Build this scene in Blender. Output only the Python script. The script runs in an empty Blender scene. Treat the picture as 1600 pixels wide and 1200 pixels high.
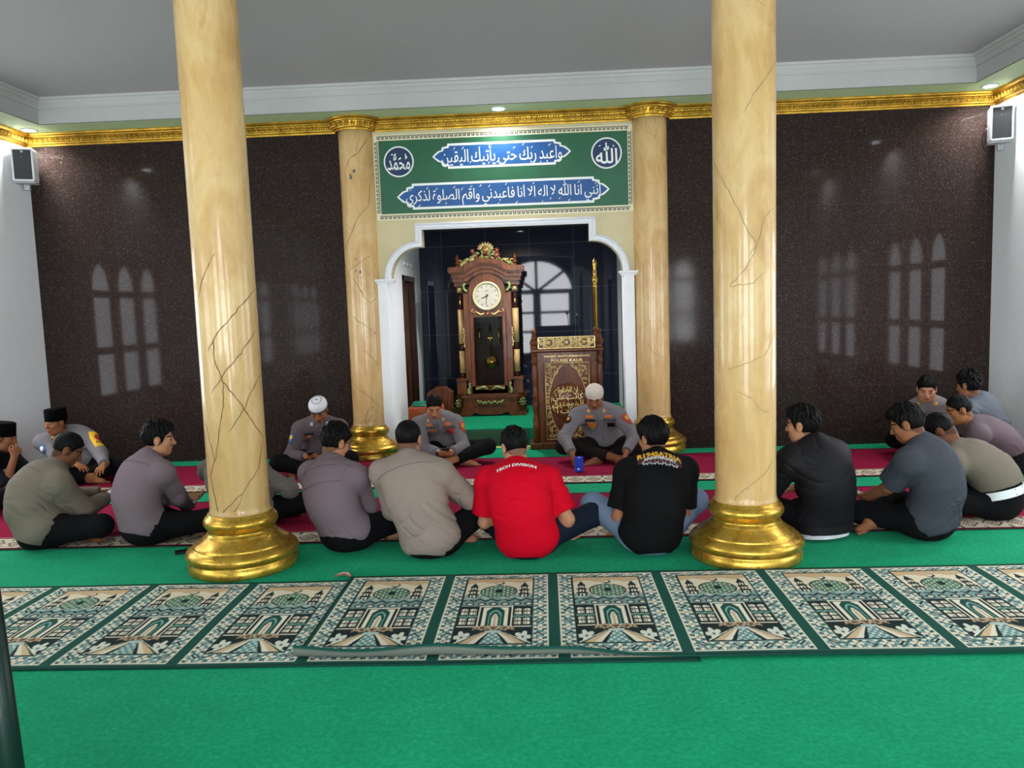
import bpy, math, random
import numpy as np
from mathutils import Vector, Matrix

# ---------------------------------------------------------------- camera, world, light, exposure
SC = bpy.context.scene
COL = SC.collection
PI = math.pi
F_PX, PITCH, YAW, ROLL, CAM_H = 1220.39, 0.0980, -0.0433, -0.0338, 1.55
_f = np.array([math.sin(YAW)*math.cos(PITCH), math.cos(YAW)*math.cos(PITCH), -math.sin(PITCH)])
_r0 = np.array([math.cos(YAW), -math.sin(YAW), 0.0]); _u0 = np.cross(_r0, _f)
_r = math.cos(ROLL)*_r0 + math.sin(ROLL)*_u0
_u = -math.sin(ROLL)*_r0 + math.cos(ROLL)*_u0
cam_data = bpy.data.cameras.new('camera'); cam = bpy.data.objects.new('camera', cam_data); COL.objects.link(cam)
cam_data.sensor_width = 36.0; cam_data.lens = F_PX/1600*36.0; cam_data.clip_start = 0.02
cam.matrix_world = Matrix(((_r[0], _u[0], -_f[0], 0), (_r[1], _u[1], -_f[1], 0), (_r[2], _u[2], -_f[2], CAM_H), (0, 0, 0, 1)))
SC.camera = cam
SC.view_settings.view_transform = 'Standard'; SC.view_settings.look = 'None'
SC.view_settings.gamma = 1.0; SC.view_settings.use_curve_mapping = False
SC.view_settings.exposure = 0.32
world = bpy.data.worlds.new('world'); SC.world = world; world.use_nodes = True
world.node_tree.nodes['Background'].inputs[0].default_value = (0.9, 0.95, 1.0, 1)
world.node_tree.nodes['Background'].inputs[1].default_value = 1.0
SC.cycles.max_bounces = 8; SC.cycles.diffuse_bounces = 4; SC.cycles.glossy_bounces = 4
SC.cycles.use_denoising = True; SC.cycles.sample_clamp_indirect = 6.0; SC.cycles.caustics_reflective = False
# daylight comes through the windows and the open doorway behind the camera (window panes further down)
L_DOOR, L_WIN, L_SPOT = 18.0, 8.0, 75.0

def at(px, py, y=None, z=None, x=None):
    """world point seen at photo pixel (px, py) on the plane y=, z= or x="""
    d = _f + _r*(px-800)/F_PX - _u*(py-600)/F_PX
    o = np.array([0, 0, CAM_H])
    t = (y-o[1])/d[1] if y is not None else ((z-o[2])/d[2] if z is not None else (x-o[0])/d[0])
    return o + d*t

# ---------------------------------------------------------------- materials
def lin(h):
    if isinstance(h, str):
        h = h.lstrip('#'); h = [int(h[i:i+2], 16)/255 for i in (0, 2, 4)]
    return tuple(c/12.92 if c <= .04045 else ((c+.055)/1.055)**2.4 for c in h)

class NT:
    def __init__(s, name):
        s.m = bpy.data.materials.new(name); s.m.use_nodes = True; s.t = s.m.node_tree; s.n = s.t.nodes; s.l = s.t.links
        s.b = s.n['Principled BSDF']
    def node(s, typ, **kw):
        n = s.n.new(typ)
        for k, v in kw.items():
            if k.startswith('i_'):
                key = k[2:]; n.inputs[int(key) if key.isdigit() else key.replace('_', ' ')].default_value = v
            else: setattr(n, k, v)
        return n
    def link(s, a, b): s.l.new(a, b)
    def coord(s, scale=(1, 1, 1), rot=(0, 0, 0)):
        tc = s.node('ShaderNodeTexCoord'); mp = s.node('ShaderNodeMapping'); mp.inputs['Scale'].default_value = scale
        mp.inputs['Rotation'].default_value = rot
        s.link(tc.outputs['Object'], mp.inputs['Vector']); return mp.outputs['Vector']
    def noise(s, vec, scale, detail=3, rough=.5, dist=0):
        n = s.node('ShaderNodeTexNoise', i_Scale=scale, i_Detail=detail, i_Roughness=rough, i_Distortion=dist); s.link(vec, n.inputs['Vector']); return n.outputs['Fac']
    def ramp(s, fac, stops):
        r = s.node('ShaderNodeValToRGB'); e = r.color_ramp.elements
        while len(e) < len(stops): e.new(.5)
        for el, (p, c) in zip(e, stops): el.position = p; el.color = (*c[:3], 1) if not isinstance(c, (int, float)) else (c, c, c, 1)
        s.link(fac, r.inputs['Fac']); return r.outputs['Color']
    def mix(s, fac, a, b):
        m = s.node('ShaderNodeMix', data_type='RGBA')
        for inp, v in ((m.inputs['Factor'], fac), (m.inputs[6], a), (m.inputs[7], b)):
            if hasattr(v, 'is_linked') or hasattr(v, 'links'): s.link(v, inp)
            else: inp.default_value = v if isinstance(v, (int, float)) else (*v[:3], 1)
        return m.outputs[2]
    def bump(s, h, strength=.3, dist=.01, chain=None):
        b = s.node('ShaderNodeBump', i_Strength=strength, i_Distance=dist); s.link(h, b.inputs['Height'])
        if chain is not None: s.link(chain, b.inputs['Normal'])
        s.link(b.outputs['Normal'], s.b.inputs['Normal']); return b.outputs['Normal']
    def set(s, color=None, rough=None, metal=None, spec=None, coat=None, sheen=None):
        for k, v in (('Base Color', color), ('Roughness', rough), ('Metallic', metal), ('Specular IOR Level', spec), ('Coat Weight', coat), ('Sheen Weight', sheen)):
            if v is None: continue
            if hasattr(v, 'links'): s.link(v, s.b.inputs[k])
            else: s.b.inputs[k].default_value = (*v[:3], 1) if k == 'Base Color' else v
        return s
_mats = {}
def M(name, color='#888888', rough=.6, metal=0, var=.08, scale=12, bump=0, bscale=60, spec=None, coat=None, stretch=(1, 1, 1), sheen=None):
    """plain procedural material: a base colour gently varied by noise, optional bump"""
    if name in _mats: return _mats[name]
    t = NT(name); c = lin(color); v = t.coord(stretch)
    f = t.noise(v, scale, 4)
    t.set(t.ramp(f, ((.3, tuple(x*(1-var) for x in c)), (.7, tuple(min(1, x*(1+var)) for x in c)))), rough, metal, spec, coat, sheen)
    if bump: t.bump(t.noise(v, bscale, 3), bump, .004)
    _mats[name] = t.m; return t.m
def emit(name, color, strength):
    t = NT(name); t.set((0, 0, 0), .5); t.b.inputs['Emission Color'].default_value = (*lin(color), 1); t.b.inputs['Emission Strength'].default_value = strength
    return t.m
def attr_mat(name, rough=.7, bump=.0, bscale=300, spec=.3, sheen=0, metal=0):
    """surface colours woven / printed into the thing itself, stored per vertex, with fine procedural grain"""
    t = NT(name); a = t.node('ShaderNodeAttribute', attribute_name='tint'); v = t.coord()
    g = t.ramp(t.noise(v, bscale, 2), ((.25, .86), (.75, 1.0)))
    m = t.node('ShaderNodeMix', data_type='RGBA', blend_type='MULTIPLY'); m.inputs['Factor'].default_value = 1
    t.link(a.outputs['Color'], m.inputs[6]); t.link(g, m.inputs[7])
    t.set(m.outputs[2], rough, metal, spec, None, sheen)
    if bump: t.bump(t.noise(v, bscale, 2), bump, .003)
    return t.m

def m_granite():
    t = NT('brown_granite'); v = t.coord()
    vo = t.node('ShaderNodeTexVoronoi', i_Scale=190.0); t.link(v, vo.inputs['Vector'])
    sep = t.node('ShaderNodeSeparateColor'); t.link(vo.outputs['Color'], sep.inputs[0])
    big = t.noise(v, 2.2, 3)
    base = t.mix(big, lin('#27201e'), lin('#352a27'))
    sp = t.ramp(sep.outputs[0], ((.0, lin('#1d1716')), (.5, lin('#28211e')), (.86, lin('#3b302c')), (.975, lin('#5b4a45')), (1.0, lin('#8a7770'))))
    c = t.mix(.62, base, sp)
    br = t.node('ShaderNodeTexBrick', i_Scale=1.0, offset=0.0, squash=1.0); br.inputs['Mortar Size'].default_value = .0022
    br.inputs['Brick Width'].default_value = .9; br.inputs['Row Height'].default_value = .62
    mp = t.node('ShaderNodeMapping'); mp.inputs['Rotation'].default_value = (PI/2, 0, 0); t.link(v, mp.inputs['Vector']); t.link(mp.outputs[0], br.inputs['Vector'])
    c = t.mix(br.outputs['Fac'], c, lin('#3d3331'))
    t.set(c, t.ramp(t.noise(v, 1.3, 4), ((.3, .05), (.8, .10))), 0, .10)
    t.b.inputs['IOR'].default_value = 1.5
    return t.m
def m_darktile():
    t = NT('navy_black_tile'); v = t.coord()
    br = t.node('ShaderNodeTexBrick', i_Scale=1.0, offset=0.0, squash=1.0); br.inputs['Mortar Size'].default_value = .0025
    br.inputs['Brick Width'].default_value = .6; br.inputs['Row Height'].default_value = .6
    mp = t.node('ShaderNodeMapping'); mp.inputs['Rotation'].default_value = (PI/2, 0, 0); mp.inputs['Location'].default_value = (.17, .0, -.12)
    t.link(v, mp.inputs['Vector']); t.link(mp.outputs[0], br.inputs['Vector'])
    c = t.mix(br.outputs['Fac'], lin('#242838'), lin('#5c6370'))
    t.set(c, .03, 0, .28); t.b.inputs['IOR'].default_value = 1.5
    return t.m
def m_carpet():
    t = NT('green_carpet'); v = t.coord()
    a = t.noise(v, 260, 2); b = t.noise(v, 5, 4); b2 = t.noise(v, 46, 4, .65)
    c = t.mix(t.ramp(a, ((.3, 0.0), (.7, 1.0))), lin('#02714a'), lin('#0da06e'))
    c = t.mix(t.ramp(b2, ((.38, 0.0), (.72, .6))), c, lin('#28b386'))
    c = t.mix(t.ramp(b, ((.35, 0.0), (.8, .35))), c, lin('#04744c'))
    t.set(c, .95, 0, .1, None, .25); t.b.inputs['Sheen Tint'].default_value = (*lin('#4fd0a0'), 1)
    n = t.bump(a, .5, .006); t.bump(b2, .25, .01, n)
    return t.m
def m_marble():
    t = NT('cream_marbled_paint'); v = t.coord((1, 1, .45))
    a = t.noise(v, 3.2, 6, .6, .8); b = t.noise(v, 9, 5, .6, .4)
    c = t.ramp(a, ((.28, lin('#b58c56')), (.48, lin('#c9a46c')), (.60, lin('#d2b27e')), (.74, lin('#b27f42'))))
    c = t.mix(t.ramp(b, ((.52, 0.0), (.75, .45))), c, lin('#b48a50'))
    v2 = t.coord((1, 1, .25)); sm = t.noise(v2, 14, 3)
    t.set(c, t.ramp(sm, ((.35, .22), (.7, .42))), 0, .3, .3); t.b.inputs['Coat Roughness'].default_value = .06
    t.bump(t.noise(v2, 18, 3), .22, .012)
    return t.m
def m_gold(name='gold_paint', c1='#a98129', c2='#d6ad48', rough=.27, bs=10, metal=.78):
    t = NT(name); v = t.coord(); a = t.noise(v, 9, 5, .6)
    t.set(t.ramp(a, ((.3, lin(c1)), (.65, lin(c2)))), t.ramp(t.noise(v, 30, 4), ((.3, rough*.75), (.75, rough*1.5))), metal, .5)
    t.bump(t.noise(v, bs, 3), .22, .01)
    return t.m
def m_wood(name, c1, c2, rough=.3, scale=(6, 6, .7), coat=.04):
    t = NT(name); v = t.coord(scale); a = t.noise(v, 5, 6, .6, 1.2)
    t.set(t.ramp(a, ((.3, lin(c1)), (.7, lin(c2)))), rough, 0, .2, coat)
    t.bump(a, .08, .004); return t.m
MAT = dict(
    granite=m_granite(), tile=m_darktile(), carpet=m_carpet(), marble=m_marble(), gold=m_gold(),
    gold_trim=m_gold('gold_cornice_paint', '#94701f', '#cda03a', .36, 12),
    gold_leaf=m_gold('gilded_carving', '#b8954f', '#ecd294', .38, 40, .55),
    crack=M('brown_crack_line', '#6b4a22', .6), crack2=M('grey_crack_line', '#8f7c55', .6),
    white=M('white_wall_paint', '#f3f4f8', .6, var=.02, bump=.05, bscale=30), white_trim=M('white_moulding', '#e6e8ec', .45, var=.02),
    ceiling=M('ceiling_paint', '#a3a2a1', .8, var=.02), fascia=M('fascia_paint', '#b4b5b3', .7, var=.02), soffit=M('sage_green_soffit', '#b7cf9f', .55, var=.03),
    cream=M('cream_wall_paint', '#cdc096', .5, var=.05, scale=4), dark=M('dark_line', '#1a1715', .6),
    wood=m_wood('varnished_brown_wood', '#32180a', '#7a4420'), wood_dark=m_wood('dark_wood', '#1c0d07', '#3a1c10'), wood_red=m_wood('reddish_wood', '#3c1a0a', '#783f1f'),
    panel_green=M('painted_green', '#155a39', .45, var=.1, scale=5), blue=M('painted_blue', '#08508f', .45, var=.1, scale=8), navy=M('painted_navy', '#062f56', .45, var=.1),
    paint_white=M('white_paint', '#eef0ee', .5, var=.02), paint_cream=M('cream_paint', '#e8dfc0', .5, var=.02), paint_black=M('black_paint', '#14201c', .5),
    black=M('black_plastic', '#0c0d10', .45, bump=.2, bscale=400), grey_plastic=M('grey_plastic', '#b9bcc0', .45), chrome=M('chrome', '#cccccc', .2, 1),
    brass=M('polished_brass', '#c9a24a', .22, .95, var=.1), olive=M('olive_riser_carpet', '#3d5a48', .95, bump=.4, bscale=300), yellow=M('yellow_edge_strip', '#d6cf6a', .6),
    bag=M('scarf', '#555555'))

# ---------------------------------------------------------------- mesh helpers
class MB:
    """collects shapes for ONE mesh object"""
    def __init__(s): s.v = []; s.f = []; s.mi = []; s.sm = []
    def add(s, verts, faces, mi=0, smooth=False):
        o = len(s.v); s.v.extend([tuple(map(float, p)) for p in verts])
        for f in faces: s.f.append(tuple(i+o for i in f)); s.mi.append(mi); s.sm.append(smooth)
        return s
    def box(s, c, d, mi=0, R=None, bev=0):
        x, y, z = (q/2 for q in d)
        if bev <= 0:
            vs = [(a*x, b*y, e*z) for a in (-1, 1) for b in (-1, 1) for e in (-1, 1)]
            fs = [(0, 1, 3, 2), (4, 6, 7, 5), (0, 4, 5, 1), (2, 3, 7, 6), (0, 2, 6, 4), (1, 5, 7, 3)]
        else:
            b = min(bev, x*.9, y*.9, z*.9); vs = []; fs = []
            pl = [(-x+b, -y), (x-b, -y), (x, -y+b), (x, y-b), (x-b, y), (-x+b, y), (-x, y-b), (-x, -y+b)]
            pi = [(-x+b, -y+b), (x-b, -y+b), (x-b, -y+b), (x-b, y-b), (x-b, y-b), (-x+b, y-b), (-x+b, y-b), (-x+b, -y+b)]
            rings = [(pi, -z), (pl, -z+b), (pl, z-b), (pi, z)]
            for ring, zz in rings: vs += [(p[0], p[1], zz) for p in ring]
            for k in range(3):
                for i in range(8): j = (i+1) % 8; fs.append((k*8+i, k*8+j, k*8+8+j, k*8+8+i))
            fs += [(7, 6, 5, 4, 3, 2, 1, 0), tuple(24+i for i in range(8))]
        if R is not None: vs = [R @ Vector(p) for p in vs]
        return s.add([(p[0]+c[0], p[1]+c[1], p[2]+c[2]) for p in vs], fs, mi)
    def lathe(s, prof, c=(0, 0, 0), n=32, mi=0, a0=0, a1=2*PI, smooth=True, R=None, sq=1.0, flat=False):
        full = abs(a1-a0-2*PI) < 1e-6; m = n if full else n+1; vs = []; fs = []
        for r, z in prof:
            for i in range(m): a = a0+(a1-a0)*i/n; vs.append((r*math.cos(a), r*sq*math.sin(a), z))
        for k in range(len(prof)-1):
            for i in range(n):
                j = (i+1) % m; fs.append((k*m+i, k*m+j, k*m+m+j, k*m+m+i))
        if full and not flat:
            if prof[0][0] > 1e-5: fs.append(tuple(range(m-1, -1, -1)))
            if prof[-1][0] > 1e-5: fs.append(tuple((len(prof)-1)*m+i for i in range(m)))
        if R is not None: vs = [R @ Vector(p) for p in vs]
        return s.add([(p[0]+c[0], p[1]+c[1], p[2]+c[2]) for p in vs], fs, mi, smooth)
    def tube(s, pts, r, n=8, mi=0, closed=False, flat=1.0):
        pts = [Vector(p) for p in pts]; L = len(pts); rs = r if isinstance(r, (list, tuple)) else [r]*L
        vs = []; fs = []; up = None
        for i, p in enumerate(pts):
            a = pts[(i-1) % L] if (closed or i > 0) else p; b = pts[(i+1) % L] if (closed or i < L-1) else p
            t = (b-a).normalized() if (b-a).length > 1e-9 else Vector((0, 0, 1))
            if up is None: up = t.orthogonal().normalized()
            up = (up-t*up.dot(t)); up = up.normalized() if up.length > 1e-6 else t.orthogonal().normalized()
            w = t.cross(up)
            for k in range(n): q = 2*PI*k/n; vs.append(p+up*(math.cos(q)*rs[i])+w*(math.sin(q)*rs[i]*flat))
        for i in range(L if closed else L-1):
            j = (i+1) % L
            for k in range(n): m = (k+1) % n; fs.append((i*n+k, i*n+m, j*n+m, j*n+k))
        if not closed: fs += [tuple(range(n-1, -1, -1)), tuple((L-1)*n+k for k in range(n))]
        return s.add(vs, fs, mi, True)
    def ball(s, c, r, n=12, mi=0, R=None):
        r = (r, r, r) if isinstance(r, (int, float)) else r
        prof = [(math.sin(PI*k/(n//2+1)), -math.cos(PI*k/(n//2+1))) for k in range(n//2+2)]
        vs = []; fs = []
        for q, z in prof:
            for i in range(n): a = 2*PI*i/n; vs.append(Vector((q*math.cos(a)*r[0], q*math.sin(a)*r[1], z*r[2])))
        for k in range(len(prof)-1):
            for i in range(n): j = (i+1) % n; fs.append((k*n+i, k*n+j, k*n+n+j, k*n+n+i))
        if R is not None: vs = [R @ p for p in vs]
        return s.add([(p[0]+c[0], p[1]+c[1], p[2]+c[2]) for p in vs], fs, mi, True)
    def prism(s, poly, y0, y1, mi=0, plane='xz', smooth=False):
        """poly (counter-clockwise seen from -y for 'xz', from +z for 'xy') extruded y0..y1"""
        n = len(poly)
        P = {'xz': lambda a, b, h: (a, h, b), 'xy': lambda a, b, h: (a, b, h), 'yz': lambda a, b, h: (h, a, b)}[plane]
        vs = [P(a, b, y0) for a, b in poly]+[P(a, b, y1) for a, b in poly]
        fs = [tuple(range(n)), tuple(range(2*n-1, n-1, -1))]+[(i, n+i, n+(i+1) % n, (i+1) % n) for i in range(n)]
        return s.add(vs, fs, mi, smooth)
    def sweep(s, path, prof, mi=0, closed=False, smooth=False):
        """prof (out, z) swept along a level path [(x,y)]; out is to the right-hand side of travel"""
        n = len(path); m = len(prof); vs = []; fs = []
        for i, (x, y) in enumerate(path):
            a = Vector(path[(i-1) % n]) if (closed or i > 0) else None; b = Vector(path[(i+1) % n]) if (closed or i < n-1) else None
            p = Vector((x, y)); d1 = (p-a).normalized() if a is not None else None; d2 = (b-p).normalized() if b is not None else None
            d1 = d1 or d2; d2 = d2 or d1; t = (d1+d2).normalized(); k = 1/max(.35, t.dot(d1))
            nx, ny = t.y*k, -t.x*k
            for o, z in prof: vs.append((x+nx*o, y+ny*o, z))
        for i in range(n if closed else n-1):
            j = (i+1) % n
            for k in range(m-1): fs.append((i*m+k, j*m+k, j*m+k+1, i*m+k+1))
        return s.add(vs, fs, mi, smooth)
    def flat(s, verts2, faces, fn, mi=0):
        return s.add([fn(a, b) for a, b in verts2], faces, mi)
    def build(s, name, mats, parent=None, loc=(0, 0, 0), rotz=0, kind=None):
        me = bpy.data.meshes.new(name); me.from_pydata(s.v, [], s.f)
        for m in (mats if isinstance(mats, (list, tuple)) else [mats]): me.materials.append(MAT[m] if isinstance(m, str) else m)
        me.polygons.foreach_set('material_index', s.mi); me.polygons.foreach_set('use_smooth', s.sm); me.update()
        return link(name, me, parent, loc, rotz, kind)
def link(name, me, parent=None, loc=(0, 0, 0), rotz=0, kind=None):
    o = bpy.data.objects.new(name, me); COL.objects.link(o); o.location = loc; o.rotation_euler = (0, 0, rotz)
    if parent is not None: o.parent = parent
    if kind: o['kind'] = kind
    return o
def tag(o, label, cat, group=None, kind=None):
    o['label'] = label; o['category'] = cat
    if group: o['group'] = group
    if kind: o['kind'] = kind
    return o
def thing(name, label, cat, loc=(0, 0, 0), rotz=0, group=None):
    return tag(link(name, None, None, loc, rotz), label, cat, group)
def struct(name, mb, mats): return mb.build(name, mats, kind='structure')
def grid_mesh(name, V, tint, mat, closed=False):
    """V (a,b,3) vertex grid with per-vertex colours"""
    a, b = V.shape[:2]; me = bpy.data.meshes.new(name); n = a*b
    me.vertices.add(n); me.vertices.foreach_set('co', V.reshape(-1).astype(np.float32))
    I = np.arange(n).reshape(a, b); q = np.stack([I[:-1, :-1], I[1:, :-1], I[1:, 1:], I[:-1, 1:]], -1).reshape(-1, 4)
    set_quads(me, q)
    if tint is not None: set_tint(me, tint.reshape(-1, 3))
    me.materials.append(mat); me.update(); return me
def set_quads(me, q, smooth=True):
    m = len(q); me.loops.add(m*4); me.loops.foreach_set('vertex_index', q.reshape(-1).astype(np.int32))
    me.polygons.add(m); me.polygons.foreach_set('loop_start', np.arange(m, dtype=np.int32)*4)
    me.polygons.foreach_set('use_smooth', np.full(m, smooth)); me.update(calc_edges=True); me.validate()
def set_tint(me, c):
    at_ = me.color_attributes.new('tint', 'FLOAT_COLOR', 'POINT'); out = np.ones((len(c), 4), np.float32); out[:, :3] = c
    at_.data.foreach_set('color', out.reshape(-1))

# lettering -----------------------------------------------------------------
_FORMS = {'ا': 'ﺍﺎ', 'أ': 'ﺃﺄ', 'ب': 'ﺏﺐﺑﺒ', 'ت': 'ﺕﺖﺗﺘ', 'ة': 'ﺓﺔ', 'ح': 'ﺡﺢﺣﺤ', 'د': 'ﺩﺪ', 'ذ': 'ﺫﺬ', 'ر': 'ﺭﺮ', 'ص': 'ﺹﺺﺻﺼ',
          'ع': 'ﻉﻊﻋﻌ', 'ف': 'ﻑﻒﻓﻔ', 'ق': 'ﻕﻖﻗﻘ', 'ك': 'ﻙﻚﻛﻜ', 'ل': 'ﻝﻞﻟﻠ', 'م': 'ﻡﻢﻣﻤ', 'ن': 'ﻥﻦﻧﻨ', 'ه': 'ﻩﻪﻫﻬ', 'و': 'ﻭﻮ', 'ى': 'ﻯﻰ', 'ي': 'ﻱﻲﻳﻴ', 'ﻻ': 'ﻻﻼ'}
def shape_ar(s):
    out = []
    for w in s.split(' '):
        if w == 'الله': out.append('\ufdf2'); continue
        w = w.replace('لا', 'ﻻ'); r = ''
        for i, c in enumerate(w):
            f = _FORMS[c]; prev = i > 0 and len(_FORMS[w[i-1]]) == 4; nxt = len(f) == 4 and i < len(w)-1
            r += f[3 if prev and nxt else 1 if prev else 2 if nxt else 0]
        out.append(r[::-1])
    return ' '.join(out[::-1])
_tx = {}
def text2d(s, bold=0.0, space=1.0):
    key = (s, bold, space)
    if key not in _tx:
        cu = bpy.data.curves.new('lettering', 'FONT'); cu.body = s; cu.size = 1; cu.offset = bold; cu.resolution_u = 3; cu.space_character = space; cu.space_word = .6 if ord(s[0]) > 0x600 else 1
        o = bpy.data.objects.new('lettering', cu); COL.objects.link(o)
        dg = bpy.context.evaluated_depsgraph_get(); me = o.evaluated_get(dg).to_mesh()
        v = np.array([(p.co.x, p.co.y) for p in me.vertices]); f = [tuple(p.vertices) for p in me.polygons]
        bpy.data.objects.remove(o); bpy.data.curves.remove(cu)
        lo, hi = v.min(0), v.max(0); _tx[key] = ((v-(lo+hi)/2)/(hi-lo), f, (hi-lo)[0]/(hi-lo)[1])
    return _tx[key]
def spiral(cx, cz, r, a0, turns, sgn=1, n=22, r0=.12):
    return [(cx+r*(r0+(1-r0)*k/n)*math.cos(a0+sgn*turns*2*PI*k/n), cz+r*(r0+(1-r0)*k/n)*math.sin(a0+sgn*turns*2*PI*k/n)) for k in range(n+1)]

# ---------------------------------------------------------------- the room
XL, XR, YF, YB, ZC, ZS = -5.39, 4.575, 8.227, -3.2, 3.76, 3.52
NL, NR, NB, NZ = -1.68, 1.01, 10.75, 2.75           # niche: side walls, back wall, ceiling
PH, PY = .19, 8.72                                   # raised platform in the niche
b = MB(); b.add([(XL-.1, YB-.1, 0), (XR+.1, YB-.1, 0), (XR+.1, YF+.3, 0), (XL-.1, YF+.3, 0)], [(0, 1, 2, 3)])
b.add([(NL-.1, YF+.3, 0), (NR+.1, YF+.3, 0), (NR+.1, NB+.1, 0), (NL-.1, NB+.1, 0)], [(0, 1, 2, 3)])
struct('floor', b, 'carpet')
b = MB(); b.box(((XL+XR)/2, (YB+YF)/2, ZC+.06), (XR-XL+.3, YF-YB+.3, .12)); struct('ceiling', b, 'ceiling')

def wall_with_holes(u0, u1, z0, z1, holes):
    """quads (u,z) of a rectangle minus rectangles"""
    us = sorted({u0, u1, *[h[0] for h in holes], *[h[1] for h in holes]}); zs = sorted({z0, z1, *[h[2] for h in holes], *[h[3] for h in holes]})
    return [(a, c, e, g) for a, c in zip(us, us[1:]) for e, g in zip(zs, zs[1:]) if not any(h[0]-1e-6 <= a and c <= h[1]+1e-6 and h[2]-1e-6 <= e and g <= h[3]+1e-6 for h in holes)]
SIDE_WIN = [(5.6, 7.3), (2.9, 4.7), (-2.3, -.4)]     # y ranges of the windows in the right wall
LEFT_WIN = [(5.5, 7.25), (.9, 3.0), (-2.4, -.4)]
for name, x, sgn, wins in (('wall_left', XL, -1, LEFT_WIN), ('wall_right', XR, 1, SIDE_WIN)):
    b = MB()
    for y0, y1, z0, z1 in wall_with_holes(YB, YF, 0, ZC, [(w[0], w[1], .55, 2.3) for w in wins]):
        b.box((x+sgn*.1, (y0+y1)/2, (z0+z1)/2), (.2, y1-y0, z1-z0))
    struct(name, b, 'white')
b = MB()
for x0, x1, z0, z1 in wall_with_holes(XL-.2, XR+.2, 0, ZC, [(-1.3, .9, 0, 3.05), (-4.3, -2.5, .5, 2.6), (2.0, 3.8, .5, 2.6)]):
    b.box(((x0+x1)/2, YB-.1, (z0+z1)/2), (x1-x0, .2, z1-z0))
struct('wall_back', b, 'white')
b = MB(); b.box(((XL-.1-1.9)/2, YF+.1, ZS/2), (-1.9-XL+.1, .2, ZS)); b.box(((XR+.1+1.13)/2, YF+.1, ZS/2), (XR+.1-1.13, .2, ZS))
struct('wall_front', b, 'granite')
# cream facade with the stepped and rounded opening
def arc(cx, cz, r, a0, a1, n=8, sx=1): return [(cx+sx*r*math.cos(a0+(a1-a0)*k/n), cz+r*math.sin(a0+(a1-a0)*k/n)) for k in range(n+1)]
XM = -.375
halfo = [(.455+.76, 1.885)] + [(.90+.315*math.cos(a), 1.885+.325*math.sin(a)) for a in np.linspace(.12, PI/2, 9)] + [(.872, 2.21), (.872, 2.385)]
outl = [(XM+a, z) for a, z in halfo] + [(XM-a, z) for a, z in halfo[::-1]]          # right foot, over the top, to left foot
outl = [(x, z) for x, z in outl]
b = MB(); FX0, FX1 = -1.9, 1.13
poly = [(FX1, 1.885), (FX1, ZS), (FX0, ZS), (FX0, 1.885)] + outl[::-1]
n = len(poly); vs = [(x, YF-.0, z) for x, z in poly]+[(x, YF+.16, z) for x, z in poly]
# triangulate by strips: connect each outline point to the outer frame
import mathutils.geometry as mg
tri = mg.tessellate_polygon([[Vector((x, z, 0)) for x, z in poly]])
b.add(vs, [tuple(t) for t in tri]+[tuple(i+n for i in t[::-1]) for t in tri]+[(i, (i+1) % n, n+(i+1) % n, n+i) for i in range(n)])
struct('wall_center', b, 'cream')
# white moulding round the opening
b = MB()
def offset(pts, d):
    r = []
    for i, p in enumerate(pts):
        a = Vector(pts[max(i-1, 0)]); c = Vector(pts[min(i+1, len(pts)-1)]); p = Vector(p)
        d1 = (p-a).normalized() if i else None; d2 = (c-p).normalized() if i < len(pts)-1 else None
        d1 = d1 or d2; d2 = d2 or d1; t = (d1+d2).normalized(); k = 1/max(.5, t.dot(d1)); r.append((p.x+t.y*k*d, p.y-t.x*k*d))
    return r
prof = [(-.004, .0), (-.004, -.05), (.012, -.055), (.018, -.035), (.038, -.04), (.05, -.06), (.062, -.045), (.07, -.02), (.07, .0)]
rings = [[(x, YF+dy, z) for x, z in offset(outl, o)] for o, dy in prof]
m = len(outl); vs = [p for r in rings for p in r]
b.add(vs, [(k*m+i, k*m+i+1, k*m+m+i+1, k*m+m+i) for k in range(len(rings)-1) for i in range(m-1)], 0)
for s in (-1, 1):
    b.box((XM+s*1.275, YF-.03, 1.872), (.22, .10, .03), bev=.008); b.box((XM+s*1.275, YF-.02, 1.85), (.19, .08, .02), bev=.005)
b.box((XM, YF+.08, 2.395), (1.76, .17, .02))
struct('trim_1', b, 'white_trim')
b = MB()
for x0, x1 in ((-1.79, -1.62), (.835, .95)): b.box(((x0+x1)/2, YF+.06, .93), (x1-x0, .2, 1.86), bev=.006)
struct('trim_2', b, 'white')
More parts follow.
